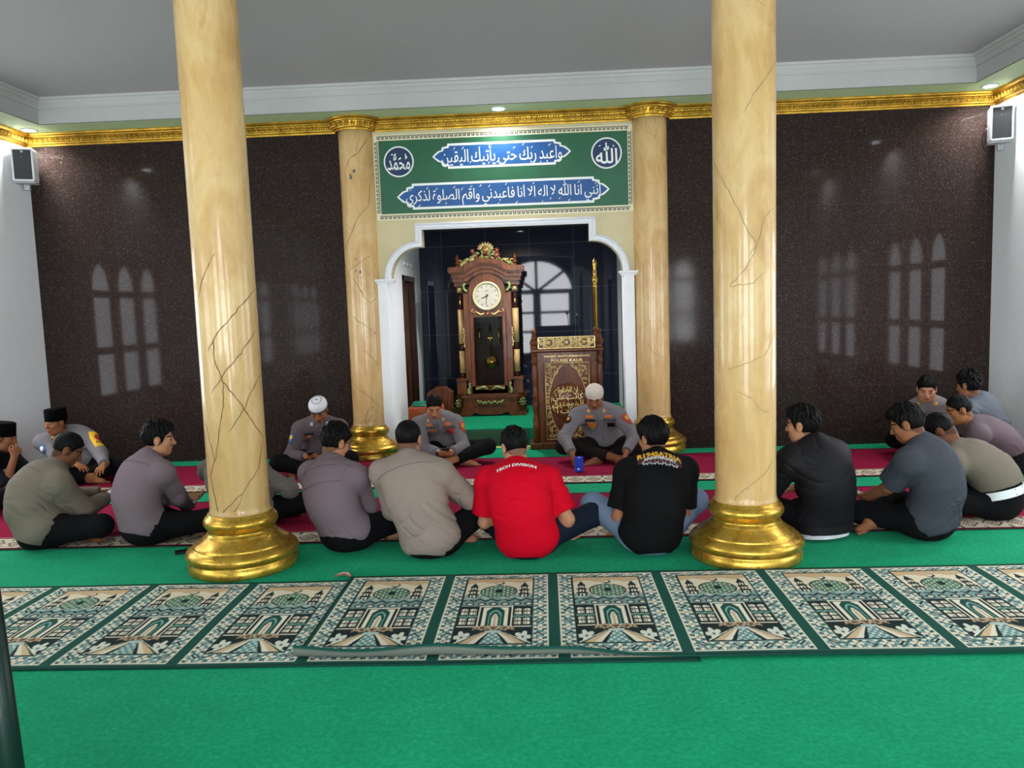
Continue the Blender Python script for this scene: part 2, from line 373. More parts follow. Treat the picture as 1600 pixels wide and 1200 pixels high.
# niche
b = MB()
for y0, y1, z0, z1 in wall_with_holes(YF+.1, NB, 0, NZ, [(9.36, 10.22, 0, 1.98)]): b.box((NL-.05, (y0+y1)/2, (z0+z1)/2), (.1, y1-y0, z1-z0))
struct('wall_niche_left', b, 'white')
b = MB()
for y0, y1, z0, z1 in wall_with_holes(YF+.1, NB, 0, NZ, [(9.3, 10.16, 0, 1.98)]): b.box((NR+.05, (y0+y1)/2, (z0+z1)/2), (.1, y1-y0, z1-z0))
struct('wall_niche_right', b, 'white')
b = MB(); b.box(((NL+NR)/2, NB+.05, NZ/2), (NR-NL+.2, .1, NZ)); struct('wall_niche_back', b, 'tile')
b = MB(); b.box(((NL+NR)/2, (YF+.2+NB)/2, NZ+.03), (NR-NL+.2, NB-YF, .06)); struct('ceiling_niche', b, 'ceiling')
for name, x, sgn, y0, y1 in (('door_1', NL, -1, 9.36, 10.22), ('door_2', NR, 1, 9.3, 10.16)):
    b = MB()
    for yy in (y0+.04, y1-.04): b.box((x+sgn*.055, yy, 1.0), (.13, .08, 1.96), bev=.004)
    b.box((x+sgn*.055, (y0+y1)/2, 1.945), (.13, y1-y0, .07), bev=.004)
    fr = struct(name, b, 'wood_dark')
    b = MB(); b.box((x+sgn*.09, (y0+y1)/2, 1.0), (.04, y1-y0-.16, 1.86))
    for zz, hh in ((.55, .5), (1.12, .42), (1.62, .4)):
        for yy in (-.16, .16):
            b.box((x+sgn*.068, (y0+y1)/2+yy, zz), (.016, .24, hh), bev=.006)
    b.build('door_leaf', 'wood', fr)
    b = MB(); b.ball((x+sgn*.04, y0+.14, 1.0), .025); b.tube([(x+sgn*.04, y0+.14, 1.0), (x+sgn*.07, y0+.14, 1.0)], .01); b.build('door_handle', 'brass', fr)
for i in range(3):
    b = MB(); y = 9.52+.24*i
    b.box((NL+.012, y, 2.12), (.024, .17, .055), bev=.01); b.box((NL+.026, y, 2.12), (.01, .14, .03), bev=.004)
    tag(b.build('wall_vent', 'white_trim'), 'small white vent hood above the dark niche door, %s of three in a row' % ('nearest', 'middle', 'farthest')[i], 'vent', 'vent hoods over the niche door')
# raised green platform
b = MB(); b.box(((NL+NR)/2, (PY+NB)/2, PH/2+.001), (NR-NL-.004, NB-PY, PH)); struct('floor_platform', b, 'carpet')
b = MB(); b.box(((NL-.2)/2, PY-.006, .095), (-.2-NL-.02, .012, .17)); tag(b.build('platform_riser', 'olive'), 'dark olive carpet strip covering the step before the tall clock', 'carpet')
b = MB(); b.box((XM+.02, PY-.17, .006), (NR-NL-.1, .05, .012), bev=.004); tag(b.build('edge_strip', 'yellow'), 'yellow strip on the floor in front of the niche step', 'strip')
# soffit, fascia, crown moulding
b = MB(); SW = .42
b.box(((XL+XR)/2, YF-SW/2, ZS+.02), (XR-XL, SW, .04))
for x in (XL+SW/2, XR-SW/2): b.box((x, (YB+YF-SW)/2, ZS+.02), (SW, YF-YB-SW, .04))
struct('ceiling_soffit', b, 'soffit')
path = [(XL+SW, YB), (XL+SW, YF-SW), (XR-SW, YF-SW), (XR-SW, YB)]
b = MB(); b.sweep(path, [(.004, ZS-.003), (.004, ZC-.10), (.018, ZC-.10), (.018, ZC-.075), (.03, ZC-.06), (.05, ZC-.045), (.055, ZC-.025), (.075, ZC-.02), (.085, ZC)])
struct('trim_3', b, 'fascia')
b = MB(); b.sweep(path, [(-.002, ZS-.001), (-.002, ZS-.006), (.006, ZS-.007), (.006, ZS-.001)]); struct('trim_4', b, M('grey_edge_line', '#6f6a62', .8))  # thin grey-brown line along the lower edge of the fascia
# gilded cornice under the soffit, bulging round the engaged columns
CXS = (-1.895, 1.13); RC = .178
path = [(XL, -3.0), (XL, YF)]
for cx in CXS:
    path += [(cx+(RC+.02)*math.cos(a), YF+.02-(RC+.03)*math.sin(a)) for a in np.linspace(PI-.12, .12, 11)]
path += [(XR, YF), (XR, -3.0)]
prof = [(.0, 3.395), (.012, 3.395), (.016, 3.41), (.034, 3.415), (.038, 3.425), (.05, 3.475), (.062, 3.48), (.066, 3.49), (.085, 3.50), (.092, 3.51), (.092, ZS), (0, ZS)]
b = MB(); b.sweep(path, prof)
# repeated acanthus leaves on the sloping band
P = [Vector(p) for p in path]; acc = 0; step = .056
for p, q in zip(P, P[1:]):
    L = (q-p).length; t = (q-p)/L; nrm = Vector((t.y, -t.x)); s0 = acc
    while s0 < L:
        c = p+t*s0
        if c.y > 5.2:
            for k, (du, h, w) in enumerate(((-.010, .0, .011), (.010, .0, .011), (0, .018, .009))):
                cc = c+t*du+nrm*(.055 if h == 0 else .062)
                b.ball((cc.x, cc.y, 3.443+h), (w, w*.9, .020 if h == 0 else .011), 8)
            cc = c+t*.028+nrm*.052; b.ball((cc.x, cc.y, 3.45), (.007, .008, .024), 8)
        s0 += step
    acc = s0-L
struct('trim_5', b, 'gold_trim')
# skirting on the side walls
for name, x in (('baseboard_right', XR-.01), ('baseboard_left', XL+.01)):
    b = MB(); b.box((x, (YB+YF)/2, .05), (.02, YF-YB, .1)); struct(name, b, M('grey_skirting', '#55565a', .4))

# windows behind and beside the camera: they light the room and show up in the polished stone
def win_frame(b, P, u0, u1, z0, z1, nb):
    """timber frame of nb arched lights; P(u, z, depth) -> world"""
    def bar(a0, b0, a1, b1, d=.06):
        vs = [P(u, z, dd) for dd in (-d/2, d/2) for u, z in ((a0, b0), (a1, b0), (a1, b1), (a0, b1))]
        b.add(vs, [(0, 1, 2, 3), (4, 5, 6, 7), (0, 1, 5, 4), (1, 2, 6, 5), (2, 3, 7, 6), (3, 0, 4, 7)])
    w = (u1-u0)/nb
    for k in range(nb+1): bar(u0+k*w-.07, z0, u0+k*w+.07, z1)
    zs = z0+(z1-z0)*.76
    for z in (z0+.04, z0+(z1-z0)*.36, zs): bar(u0, z-.045, u1, z+.045)
    for k in range(nb):                                     # spandrels leaving a pointed arch
        c = u0+(k+.5)*w; r = w/2-.05
        top = [(c+r*math.cos(a), zs+(z1-zs-.04)*math.sin(a)) for a in np.linspace(0, PI, 11)]
        for (a0, b0), (a1, b1) in zip(top, top[1:]):
            vs = [P(u, z, dd) for dd in (-.03, .03) for u, z in ((a0, b0), (a1, b1), (a1, z1), (a0, z1))]
            b.add(vs, [(0, 1, 2, 3), (4, 5, 6, 7), (0, 1, 5, 4)])
glass = emit('daylit_window_pane', '#f2f5ff', L_WIN); glass_d = emit('daylit_doorway', '#f8faff', L_DOOR); glass_l = emit('daylit_window_pane_dim', '#e8efff', L_WIN*.7)
n_w = 0
for x, sgn, wins in ((XL, -1, LEFT_WIN), (XR, 1, SIDE_WIN)):
    for y0, y1 in wins:
        n_w += 1; b = MB(); win_frame(b, lambda u, z, d: (x+sgn*(.06+d), u, z), y0, y1, .55, 2.3, 3)
        w = struct('window_%d' % n_w, b, 'wood_dark')
        b = MB(); b.add([(x+sgn*.11, y0, .55), (x+sgn*.11, y1, .55), (x+sgn*.11, y1, 2.3), (x+sgn*.11, y0, 2.3)], [(0, 1, 2, 3)]); b.build('pane', glass, w)
for x0, x1 in ((-4.3, -2.5), (2.0, 3.8)):
    n_w += 1; b = MB(); win_frame(b, lambda u, z, d: (u, YB-.06+d, z), x0, x1, .5, 2.6, 3); w = struct('window_%d' % n_w, b, 'wood_dark')
    b = MB(); b.add([(x0, YB-.12, .5), (x1, YB-.12, .5), (x1, YB-.12, 2.6), (x0, YB-.12, 2.6)], [(0, 1, 2, 3)]); b.build('pane', glass_d, w)
b = MB(); DX, DR, DZ = -.2, 1.1, 2.0
def bar(b, p, q, w):
    p = Vector(p); q = Vector(q); t = (q-p).normalized(); s = Vector((t.y, -t.x))*w/2
    b.prism([tuple(p-s), tuple(q-s), tuple(q+s), tuple(p+s)], YB-.1, YB-.04)
bar(b, (DX-DR, DZ), (DX+DR, DZ), .14)
for a in (40, 90, 140): bar(b, (DX, DZ), (DX+DR*math.cos(math.radians(a)), DZ+.95*math.sin(math.radians(a))), .09)
ol = [(DX+DR*math.cos(a), DZ+.95*math.sin(a)) for a in np.linspace(0, PI, 17)]
for (a0, b0), (a1, b1) in zip(ol, ol[1:]): b.prism([(a0, b0), (a1, b1), (a1, 3.06), (a0, 3.06)], YB-.1, YB-.02)
for u in (-1.06, -.06, .06, 1.06): bar(b, (DX+u, 0), (DX+u, DZ), .12)
for z in (.05, .75, 1.35): bar(b, (DX-DR, z), (DX+DR, z), .08)
w = struct('door_3', b, 'wood_dark')
b = MB(); b.add([(-1.35, YB-.14, 0), (.95, YB-.14, 0), (.95, YB-.14, 3.06), (-1.35, YB-.14, 3.06)], [(0, 1, 2, 3)]); b.build('pane', glass_d, w)

# ---------------------------------------------------------------- downlights
def downlight(x, y, label, z=ZS, grp='soffit downlights', k=1.0):
    t = thing('downlight', label, 'ceiling light', (x, y, z), 0, grp)
    b = MB(); b.lathe([(.075, 0), (.078, -.008), (.062, -.012), (.058, -.004), (.058, .0)], n=24); b.build('trim_ring', 'white_trim', t)
    b = MB(); b.lathe([(.0, -.0035), (.057, -.0035)], n=24, flat=True); b.build('lamp', emit('lamp_glow', '#f4f8ff', 60), t)
    l = bpy.data.lights.new('downlight_beam', 'SPOT'); l.energy = L_SPOT*k; l.spot_size = 2.6; l.spot_blend = .8; l.shadow_soft_size = .05; l.color = (1, .98, .95)
    o = bpy.data.objects.new('downlight_beam', l); COL.objects.link(o); o.parent = t; o.location = (0, 0, -.02)
downlight(-5.2, 8.0, 'recessed downlight in the green soffit at the left corner'); downlight(-.39, 7.98, 'recessed downlight in the soffit above the green calligraphy panel', k=.35)
downlight(4.36, 7.95, 'recessed downlight in the green soffit at the right corner'); downlight(4.36, 3.6, 'recessed downlight over the right side of the hall'); downlight(-5.18, 3.6, 'recessed downlight over the left side of the hall')
downlight(-5.18, 6.1, 'added downlight brightening the left wall, second from the corner'); downlight(4.36, 5.9, 'added downlight brightening the right wall, second from the corner')  # both added out of view to brighten the white side walls
downlight(-.33, 8.95, 'downlight in the ceiling of the niche above the clock and pulpit', NZ, None, 1.9)

# ---------------------------------------------------------------- columns
BASE = [(.0, 0), (.325, 0), (.328, .01), (.326, .062), (.318, .068), (.322, .072), (.334, .085), (.338, .10), (.334, .118), (.318, .135), (.296, .146), (.290, .150), (.292, .156), (.284, .163), (.262, .176), (.232, .196), (.220, .206),
        (.214, .210), (.214, .218), (.205, .223), (.198, .232), (.196, .242), (.200, .250), (.207, .255), (.207, .262), (.214, .268), (.222, .283), (.222, .303), (.214, .320), (.205, .327), (.200, .333), (.196, .336), (.196, .345), (.182, .348)]
def column(x, y, cracks, label, top, mat_crack, chips=()):
    t = thing('column', label, 'column', (x, y, 0), 0)
    b = MB(); R = RC
    ns = 40; prof = [(R+.012, .34), (R+.004, .36), (R, .39)]+[(R, z) for z in np.linspace(.6, top, 10)]
    b.lathe(prof, n=48)
    for line, w in cracks:                                  # painted veins lie on the shaft's own surface
        pts = []
        for (u0, v0), (u1, v1) in zip(line, line[1:]):
            n_ = max(2, int(math.hypot(u1-u0, v1-v0)/7))
            pts += [(u0+(u1-u0)*k/n_, v0+(v1-v0)*k/n_) for k in range(n_)]
        pts.append(line[-1]); q = []
        rng = random.Random(len(pts)*7+int(x*10))
        for i, (u, v) in enumerate(pts):
            o = np.array([0, 0, CAM_H]); d = at(u, v, y=y)-o; dx, dy = d[0], d[1]
            A = dx*dx+dy*dy; B = 2*(dx*(-x)+dy*(-y)); C_ = x*x+y*y-R*R; disc = B*B-4*A*C_
            k = (-B-math.sqrt(max(disc, 0)))/(2*A); p = o+d*k; p = p-np.array([x, y, 0])
            ang = math.atan2(p[1], p[0])+rng.uniform(-.02, .02); q.append((ang, p[2]+rng.uniform(-.006, .006)))
        vs = []; fs = []
        for i, (a, z) in enumerate(q):
            a2, z2 = q[min(i+1, len(q)-1)]; a1, z1 = q[max(i-1, 0)]
            tx, tz = (a2-a1)*R, z2-z1; L = math.hypot(tx, tz) or 1; nx, nz = -tz/L, tx/L; ww = w*(.5 if i in (0, len(q)-1) else rng.uniform(.7, 1.3))
            for s_ in (-1, 1):
                aa = a+s_*nx*ww/R; vs.append(((R+.0012)*math.cos(aa), (R+.0012)*math.sin(aa), z+s_*nz*ww))
        fs = [(2*i, 2*i+1, 2*i+3, 2*i+2) for i in range(len(q)-1)]
        b.add(vs, fs, 1)
    for u, v, r_ in chips:
        p = at(u, v, y=y-R)-np.array([x, y, 0]); a = math.atan2(-math.sqrt(max(R*R-p[0]**2, 1e-4)), p[0]); rng = random.Random(int(u*v))
        vs = [((R+.0015)*math.cos(a+r_*rng.uniform(.6, 1.3)*math.cos(q)/R), (R+.0015)*math.sin(a+r_*rng.uniform(.6, 1.3)*math.cos(q)/R), p[2]+1.6*r_*rng.uniform(.6, 1.3)*math.sin(q)) for q in np.linspace(0, 2*PI, 9)[:-1]]
        b.add(vs, [tuple(range(8))], 2)
    b.build('shaft', ['marble', mat_crack, M('bare_grey_plaster', '#5d5a58', .8)], t)
    b = MB(); b.lathe(BASE, n=64); b.build('base', 'gold', t)
    return t
def zl(x0, y0, k, pts): return [(x0+a/k, y0+c/k) for a, c in pts]
A = lambda *p: zl(290, 380, 2.7273, p)
column(-1.925, 4.70, [(A((125, 40), (70, 150), (58, 230)), .0022), (A((292, 200), (225, 280), (120, 405), (95, 460)), .0026), (A((300, 370), (235, 470), (150, 575), (110, 640)), .0024), (A((120, 405), (120, 490), (160, 590), (240, 690), (330, 830)), .0028),
    (A((160, 590), (160, 700), (130, 910), (105, 990), (140, 1150)), .0026), (A((320, 550), (245, 715), (185, 805)), .0024), (A((330, 830), (310, 960), (240, 1070), (145, 1160)), .0026), (A((240, 1070), (225, 1120), (185, 1170)), .002), (A((85, 760), (105, 850), (125, 930)), .0022), (A((355, 1040), (335, 1150)), .002)],
    'thick cream marbled column on a gold base standing in front at the left', ZC, 'crack')
A = lambda *p: zl(1090, 0, 3, p); B_ = lambda *p: zl(1090, 380, 2.7273, p)
column(1.19, 4.70, [(A((360, 292), (320, 360), (265, 440), (220, 525)), .0024), (A((75, 760), (120, 850), (180, 960), (235, 1080), (275, 1135)), .0022), (A((355, 975), (315, 1010), (290, 1120), (245, 1198)), .0022), (B_((255, 5), (205, 110), (135, 185)), .002), (B_((135, 185), (235, 170), (285, 125)), .0016),
    (B_((320, 400), (290, 475), (205, 515), (130, 540)), .0016), (B_((170, 632), (235, 665), (270, 705), (318, 725)), .0018), (B_((322, 925), (285, 985), (215, 1040), (165, 1080), (155, 1115)), .0022), (B_((78, 830), (92, 900), (75, 1000), (80, 1080)), .0022), (A((280, 3), (322, 35)), .002)],
    'thick cream marbled column on a gold base standing in front at the right', ZC, 'crack2')
A = lambda *p: zl(510, 160, 4, p); B_ = lambda *p: zl(530, 420, 4, p)
column(CXS[0], 8.25, [(A((255, 225), (200, 310), (150, 350), (120, 415)), .0035), (A((75, 245), (130, 305)), .002), (A((270, 515), (265, 640), (200, 720), (155, 820), (115, 930)), .0026), (A((100, 735), (158, 800)), .002), (A((295, 940), (215, 995), (130, 1070)), .0022), (B_((40, 20), (110, 90), (150, 170), (195, 215), (240, 165)), .0026),
    (B_((50, 255), (120, 325), (200, 380), (250, 425)), .0026), (B_((85, 490), (160, 510), (260, 610)), .002), (B_((80, 700), (120, 750), (170, 790), (245, 850), (180, 880), (160, 950), (110, 975)), .0026), (B_((245, 850), (275, 870), (210, 920), (165, 965)), .002)],
    'engaged cream column with peeling paint left of the niche opening', ZS, 'crack', [(548, 276, .016), (553, 267, .014), (556, 405, .008), (563, 425, .01), (556, 423, .007)])
A = lambda *p: zl(930, 150, 8, p); B_ = lambda *p: zl(930, 400, 4, p)
column(CXS[1], 8.25, [(A((590, 455), (700, 460), (760, 545), (880, 665)), .0016), (A((530, 1060), (590, 1140), (690, 1090), (830, 1170)), .0016), (B_((285, 0), (340, 50), (410, 80)), .002), (B_((265, 310), (360, 255), (450, 280)), .0018), (B_((460, 370), (410, 405), (340, 405), (280, 450), (275, 530)), .0022),
    (B_((275, 530), (330, 550), (370, 610), (450, 640)), .0024), (B_((280, 950), (350, 960), (395, 990)), .0016), (B_((455, 860), (420, 940)), .0014)],
    'engaged cream column right of the niche opening, behind the man in black', ZS, 'crack2')

# ---------------------------------------------------------------- calligraphy panel over the opening
YP = YF-.006
pan = thing('calligraphy_panel', 'green painted panel with blue calligraphy cartouches above the niche opening', 'sign', (XM, YP, 2.93))
def PF(d): return lambda a, c: (a, -d, c)
b = MB(); b.box((0, .003, 0), (2.66, .012, .87)); bg = b.build('background', 'paint_cream', pan)
b = MB(); b.box((0, -.004, 0), (2.56, .004, .745)); b.build('field', 'panel_green', pan)
b = MB()
def mark(cx, cz, rot):
    for dx, dz, w, h in ((-.012, 0, .007, .036), (.0, .004, .005, .03), (.010, 0, .007, .036), (-.001, -.014, .02, .006), (.022, .012, .008, .010)):
        if rot: dx, dz, w, h = dz, dx, h, w
        b.add([(cx+dx-w/2, -.0045, cz+dz-h/2), (cx+dx+w/2, -.0045, cz+dz-h/2), (cx+dx+w/2, -.0045, cz+dz+h/2), (cx+dx-w/2, -.0045, cz+dz+h/2)], [(0, 1, 2, 3)])
for k in range(58):
    for z in (-.405, .405): mark(-1.278+k*.0447, z, False)
for k in range(17):
    for x in (-1.305, 1.305): mark(x, -.345+k*.043, True)
b.build('border_pattern', 'paint_black', pan)
def cartouche(cx, cz, W, H, text, name='cartouche'):
    e = .085; s = H/2
    half = [(W/2-1.9*e, -s), (W/2-1.85*e, -s*.8), (W/2-1.2*e, -s*.72), (W/2-1.15*e, -s*.5), (W/2-.7*e, -s*.42), (W/2-.3*e, -s*.2), (W/2, 0)]
    right = half+[(x, -z) for x, z in half[-2::-1]]; pl = right+[(-x, -z) for x, z in right]
    b = MB()
    for k, d, m in ((1.0, .008, 0), (0, .010, 1)):
        sc = pl if k else [(x*(1-.022/ (W/2)), z*(1-.024/(H/2))) for x, z in pl]
        tr = mg.tessellate_polygon([[Vector((x, z, 0)) for x, z in sc]]); b.add([(cx+x, -d, cz+z) for x, z in sc], [tuple(t) for t in tr], m)
    c = b.build(name, ['paint_white', 'blue'], pan)
    v, f, asp = text2d(text, .004); b = MB(); TW, TH = W-2.2*e, H*.82
    b.flat(v, f, lambda a, z: (cx+a*TW, -.012, cz+z*TH-.002))
    rng = random.Random(int(W*100))                        # vowel strokes above and below the line
    for k in range(int(W*10)):
        x = cx-TW/2+TW*(k+.5)/int(W*10)+rng.uniform(-.01, .01); up = rng.random() < .6; z = cz+(H*.30 if up else -H*.32)+rng.uniform(-.02, .015)
        L, a = rng.uniform(.012, .022), rng.uniform(.5, 1.0); dx, dz = L*math.cos(a), L*math.sin(a); w = .0045
        b.add([(x-dx, -.0118, z-dz-w), (x-dx*.2, -.0118, z-dz*.2-w*1.3), (x+dx, -.0118, z+dz), (x-dx*.2, -.0118, z+w)], [(0, 1, 2, 3)])
    b.build('lettering', 'paint_white', c)
cartouche(-.01, .19, 1.43, .255, shape_ar('واعبد ربك حتى يأتيك اليقين'))
cartouche(-.01, -.205, 2.2, .265, shape_ar('انني انا الله لا اله الا انا فاعبدني واقم الصلوة لذكري'))
for cx, txt, sx, sz in ((-1.075, '\ufdf4', .235, .17), (1.065, '\ufdf2', .22, .21)):
    b = MB()
    for r, d, m in ((.157, .008, 0), (.142, .010, 1)): b.add([(cx+r*math.cos(a), -d, .155+r*math.sin(a)) for a in np.linspace(0, 2*PI, 41)[:-1]], [tuple(range(40))], m)
    c = b.build('medallion', ['paint_white', 'navy'], pan)
    v, f, asp = text2d(txt, .014); b = MB(); b.flat(v, f, lambda a, z: (cx+a*sx, -.012, .155+z*sz))
    for a0 in (2.3, .75, -2.4): b.add([(cx+.1*math.cos(a0+q)*s_, -.0118, .155+.1*math.sin(a0+q)*s_) for q, s_ in ((-.12, 1), (.0, .93), (.15, 1.05), (.0, 1.06))], [(0, 1, 2, 3)])
    b.build('lettering', 'paint_white', c)

# ---------------------------------------------------------------- longcase clock
clk = thing('grandfather_clock', 'tall carved wooden grandfather clock with rose crest in the niche', 'clock', (-.70, 9.98, PH+.002))
Z0 = .192
def zz(z): return z-Z0
def canted(w, d, c=.09): return [(-w/2, d/2), (-w/2, -d/2+c), (-w/2+c, -d/2), (w/2-c, -d/2), (w/2, -d/2+c), (w/2, d/2)]
b = MB()
b.prism(canted(.90, .46), zz(.235), zz(.30), plane='xy'); b.prism(canted(.86, .43), zz(.30), zz(.425), plane='xy'); b.prism(canted(.91, .47), zz(.425), zz(.455), plane='xy'); b.prism(canted(.88, .45), zz(.455), zz(.47), plane='xy')
for s in (-1, 1): b.prism([(s*.45, zz(.24)), (s*.45, 0), (s*.27, 0), (s*.20, zz(.24))][::s], -.235, -.19)
b.prism([(-.2, zz(.24)), (-.13, zz(.215)), (0, zz(.208)), (.13, zz(.215)), (.2, zz(.24))], -.232, -.20)
for s in (-1, 1): b.box((s*.42, .1, zz(.216)), (.06, .2, .046))
b.box((0, -.222, zz(.362)), (.40, .012, .085), bev=.004)
b.build('plinth', 'wood', clk)
b = MB(); d0 = -.16
for s in (-1, 1): b.box((s*.265, -.02, zz(1.11)), (.075, .36, 1.28), bev=.006)
b.box((0, .14, zz(1.15)), (.55, .03, 1.35)); b.box((0, -.15, zz(.52)), (.46, .10, .11), bev=.004)
# arched board around the dial
arch = [(.23, zz(1.47))]+[(.23, zz(1.75))]+[(.23*math.cos(a), zz(1.75)+.24*math.sin(a)) for a in np.linspace(0, PI, 13)]+[(-.23, zz(1.47))]
b.prism(arch, -.195, -.165)
for s in (-1, 1):
    b.box((s*.345, -.05, zz(.56)), (.15, .30, .18), bev=.006); b.box((s*.345, -.05, zz(.655)), (.17, .33, .022), bev=.006); b.box((s*.345, -.05, zz(.672)), (.13, .26, .014), bev=.004)
b.box((0, -.16, zz(1.455)), (.46, .07, .03))
b.build('case', 'wood', clk)
b = MB(); hood = [(-.46, zz(1.985)), (-.40, zz(1.985)), (-.26, zz(1.99)), (-.17, zz(2.045)), (-.07, zz(2.085)), (0, zz(2.09)), (.07, zz(2.085)), (.17, zz(2.045)), (.26, zz(1.99)), (.40, zz(1.985)), (.46, zz(1.985)), (.46, zz(2.045)), (.30, zz(2.05)), (.20, zz(2.105)), (.08, zz(2.145)), (0, zz(2.15)), (-.08, zz(2.145)), (-.20, zz(2.105)), (-.30, zz(2.05)), (-.46, zz(2.045))]
def grow(k, dz): return [(x*k, z+dz) for x, z in hood]
b.prism(hood, -.27, .12); b.prism(grow(.95, -.05), -.245, .12); b.prism(grow(.92, -.10), -.22, .12); b.prism(grow(1.02, .018), -.285, .12)
for s in (-1, 1): b.box((s*.34, -.06, zz(1.865)), (.14, .26, .08), bev=.006)
b.box((0, .02, zz(1.9)), (.8, .2, .1))
hd = b.build('hood', 'wood', clk)
def leafball(b, x, y, z, L, w, ang, mi=0): b.ball((x, y, z), (L, .012, w), 8, mi, R=Matrix.Rotation(ang, 3, 'Y'))
def rose(b, x, y, z, r, mi_p, mi_c):
    for k in range(6):
        a = k*PI/3; b.ball((x+r*.6*math.cos(a), y, z+r*.6*math.sin(a)), (r*.48, r*.35, r*.48), 8, mi_p)
    b.ball((x, y-r*.25, z), r*.4, 8, mi_c)
GREENG, REDP = M('gilded_green_leaf', '#8f9a5a', .4, .3, var=.25), M('painted_rose', '#7e2a2a', .4, var=.2)
b = MB(); y = -.15
for x, z, r in ((0, 2.265, .062), (-.135, 2.205, .045), (.135, 2.205, .045), (-.165, 2.262, .03), (.14, 2.265, .03), (.27, 2.135, .034), (-.27, 2.13, .03)): rose(b, x, y, zz(z), r, 2, 1)
rng = random.Random(3)
for k in range(90):
    a = rng.uniform(-1, 1); x = a*.33; top = 2.33-.21*abs(a)**1.1-.03*abs(a); z = rng.uniform(2.09, max(2.1, top)); leafball(b, x, y-.01+rng.uniform(-.02, .02), zz(z), rng.uniform(.025, .045), .014, rng.uniform(-1.3, 1.3), rng.choice((1, 3, 3)))
for s in (-1, 1): b.tube([(s*.30, y, zz(2.09)), (s*.36, y, zz(2.11)), (s*.345, y, zz(2.15)), (s*.31, y, zz(2.15)), (s*.31, y, zz(2.125))], .010, 6, 1)
for k in range(9): a = PI*k/8; leafball(b, .075*math.cos(a), y-.02, zz(2.285)+.055*math.sin(a), .035, .014, -a, 1)
b.build('crest', ['wood', 'gold_leaf', REDP, GREENG], clk)
for s in (-1, 1):
    b = MB(); b.lathe([(.03, 0), (.034, .012), (.016, .022), (.014, .035), (.034, .05), (.036, .062), (.018, .08), (.014, .092), (.028, .108), (.022, .125), (.010, .14), (.012, .148), (0, .165)], (s*.36, -.16, zz(2.06)), 16); b.build('finial', 'wood', clk)
    b = MB(); pr = [(.03, .68), (.042, .70), (.03, .72), (.034, .735)]; x, y = s*.345, -.10
    b.lathe([(r, zz(z)) for r, z in ((.036, .68), (.042, .70), (.032, .715), (.035, .73), (.035, .74))], (x, y, 0), 20, 1)
    b.lathe([(r, zz(z)) for r, z in ((.040, .74), (.040, 1.02))], (x, y, 0), 20, 0); b.lathe([(r, zz(z)) for r, z in ((.036, 1.02), (.048, 1.045), (.036, 1.06), (.048, 1.085), (.036, 1.11))], (x, y, 0), 20, 1)
    b.lathe([(r, zz(z)) for r, z in ((.040, 1.11), (.040, 1.54))], (x, y, 0), 20, 0); b.lathe([(r, zz(z)) for r, z in ((.036, 1.54), (.044, 1.56), (.03, 1.58), (.046, 1.63), (.034, 1.68), (.042, 1.70), (.036, 1.72), (.036, 1.74))], (x, y, 0), 20, 1)
    b.box((x, y, zz(1.79)), (.085, .085, .10), 1, bev=.005); leafball(b, x, y-.05, zz(1.79), .034, .034, 0, 2); leafball(b, x, y-.055, zz(1.79), .045, .014, .8, 2); leafball(b, x, y-.055, zz(1.79), .045, .014, -.8, 2)
    leafball(b, x, y-.045, zz(1.63), .012, .03, 0, 2)
    b.build('side_column', ['marble', 'wood_dark', 'gold_leaf'], clk)
    b = MB()                                              # gilded scroll brackets and swans
    b.tube([(s*.265, -.21, zz(1.86)), (s*.29, -.215, zz(1.84)), (s*.285, -.215, zz(1.80)), (s*.262, -.215, zz(1.77)), (s*.24, -.215, zz(1.76))], [.02, .018, .014, .018, .012], 8)
    b.build('scroll_bracket', GREENG, clk)
    b = MB(); b.tube([(s*.25, -.22, zz(.475)), (s*.275, -.22, zz(.50)), (s*.27, -.22, zz(.54)), (s*.25, -.22, zz(.57)), (s*.262, -.22, zz(.605)), (s*.24, -.222, zz(.612))], [.024, .026, .018, .011, .015, .008], 8); b.build('carved_bird', GREENG, clk)
    b = MB()
    for k in range(7): leafball(b, s*.305+.006*math.sin(k*2), -.19, zz(1.08+.035*k), .012, .022, .5*math.sin(k*3), 0)
    b.build('side_ornament', 'gold_leaf', clk)
    b = MB(); R45 = Matrix.Rotation(s*PI/4, 3, 'Z')
    for k in range(8): a = k*PI/4; b.ball((s*.405+.038*math.cos(a)*.75, -.19+s*.038*math.cos(a)*s*.7, zz(.362)+.042*math.sin(a)), (.011, .011, .02), 8, 0, R=Matrix.Rotation(PI/2-a, 3, 'Y'))
    b.ball((s*.405, -.195, zz(.362)), .016, 8); b.build('flower_ornament', GREENG, clk)
b = MB(); Ry = Matrix.Rotation(PI/2, 3, 'X')
b.lathe([(.170, 0), (.182, .012), (.178, .03), (.162, .034), (.150, .022), (.150, .012)], (0, -.195, zz(1.70)), 48, 0, R=Ry); dl = b.build('dial_rim', M('pale_gold_rim', '#cfc99c', .3, .35), clk)
b = MB(); b.lathe([(0, .0145), (.153, .0145)], (0, -.195, zz(1.70)), 40, 0, R=Ry, flat=True)
def dbar(b, ang, r0, r1, w0, w1, y, mi):
    s, c = math.sin(ang), math.cos(ang); P = lambda r, q: (r*s+q*c, y, zz(1.70)+r*c-q*s); b.add([P(r0, -w0), P(r0, w0), P(r1, w1), P(r1, -w1)], [(0, 1, 2, 3)], mi)
for k in range(12): dbar(b, k*PI/6, .112, .134, .004, .004, -.2105, 1)
for k in range(4): b.box((-.018+.012*k, -.2095, zz(1.765)), (.008, .002, .009), 1)
b.build('dial', [M('ivory_dial', '#b5afa0', .4), 'paint_black'], clk)
b = MB(); dbar(b, math.radians(246), -.02, .075, .006, .004, -.214, 0); b.build('hour_hand', 'dark', clk)
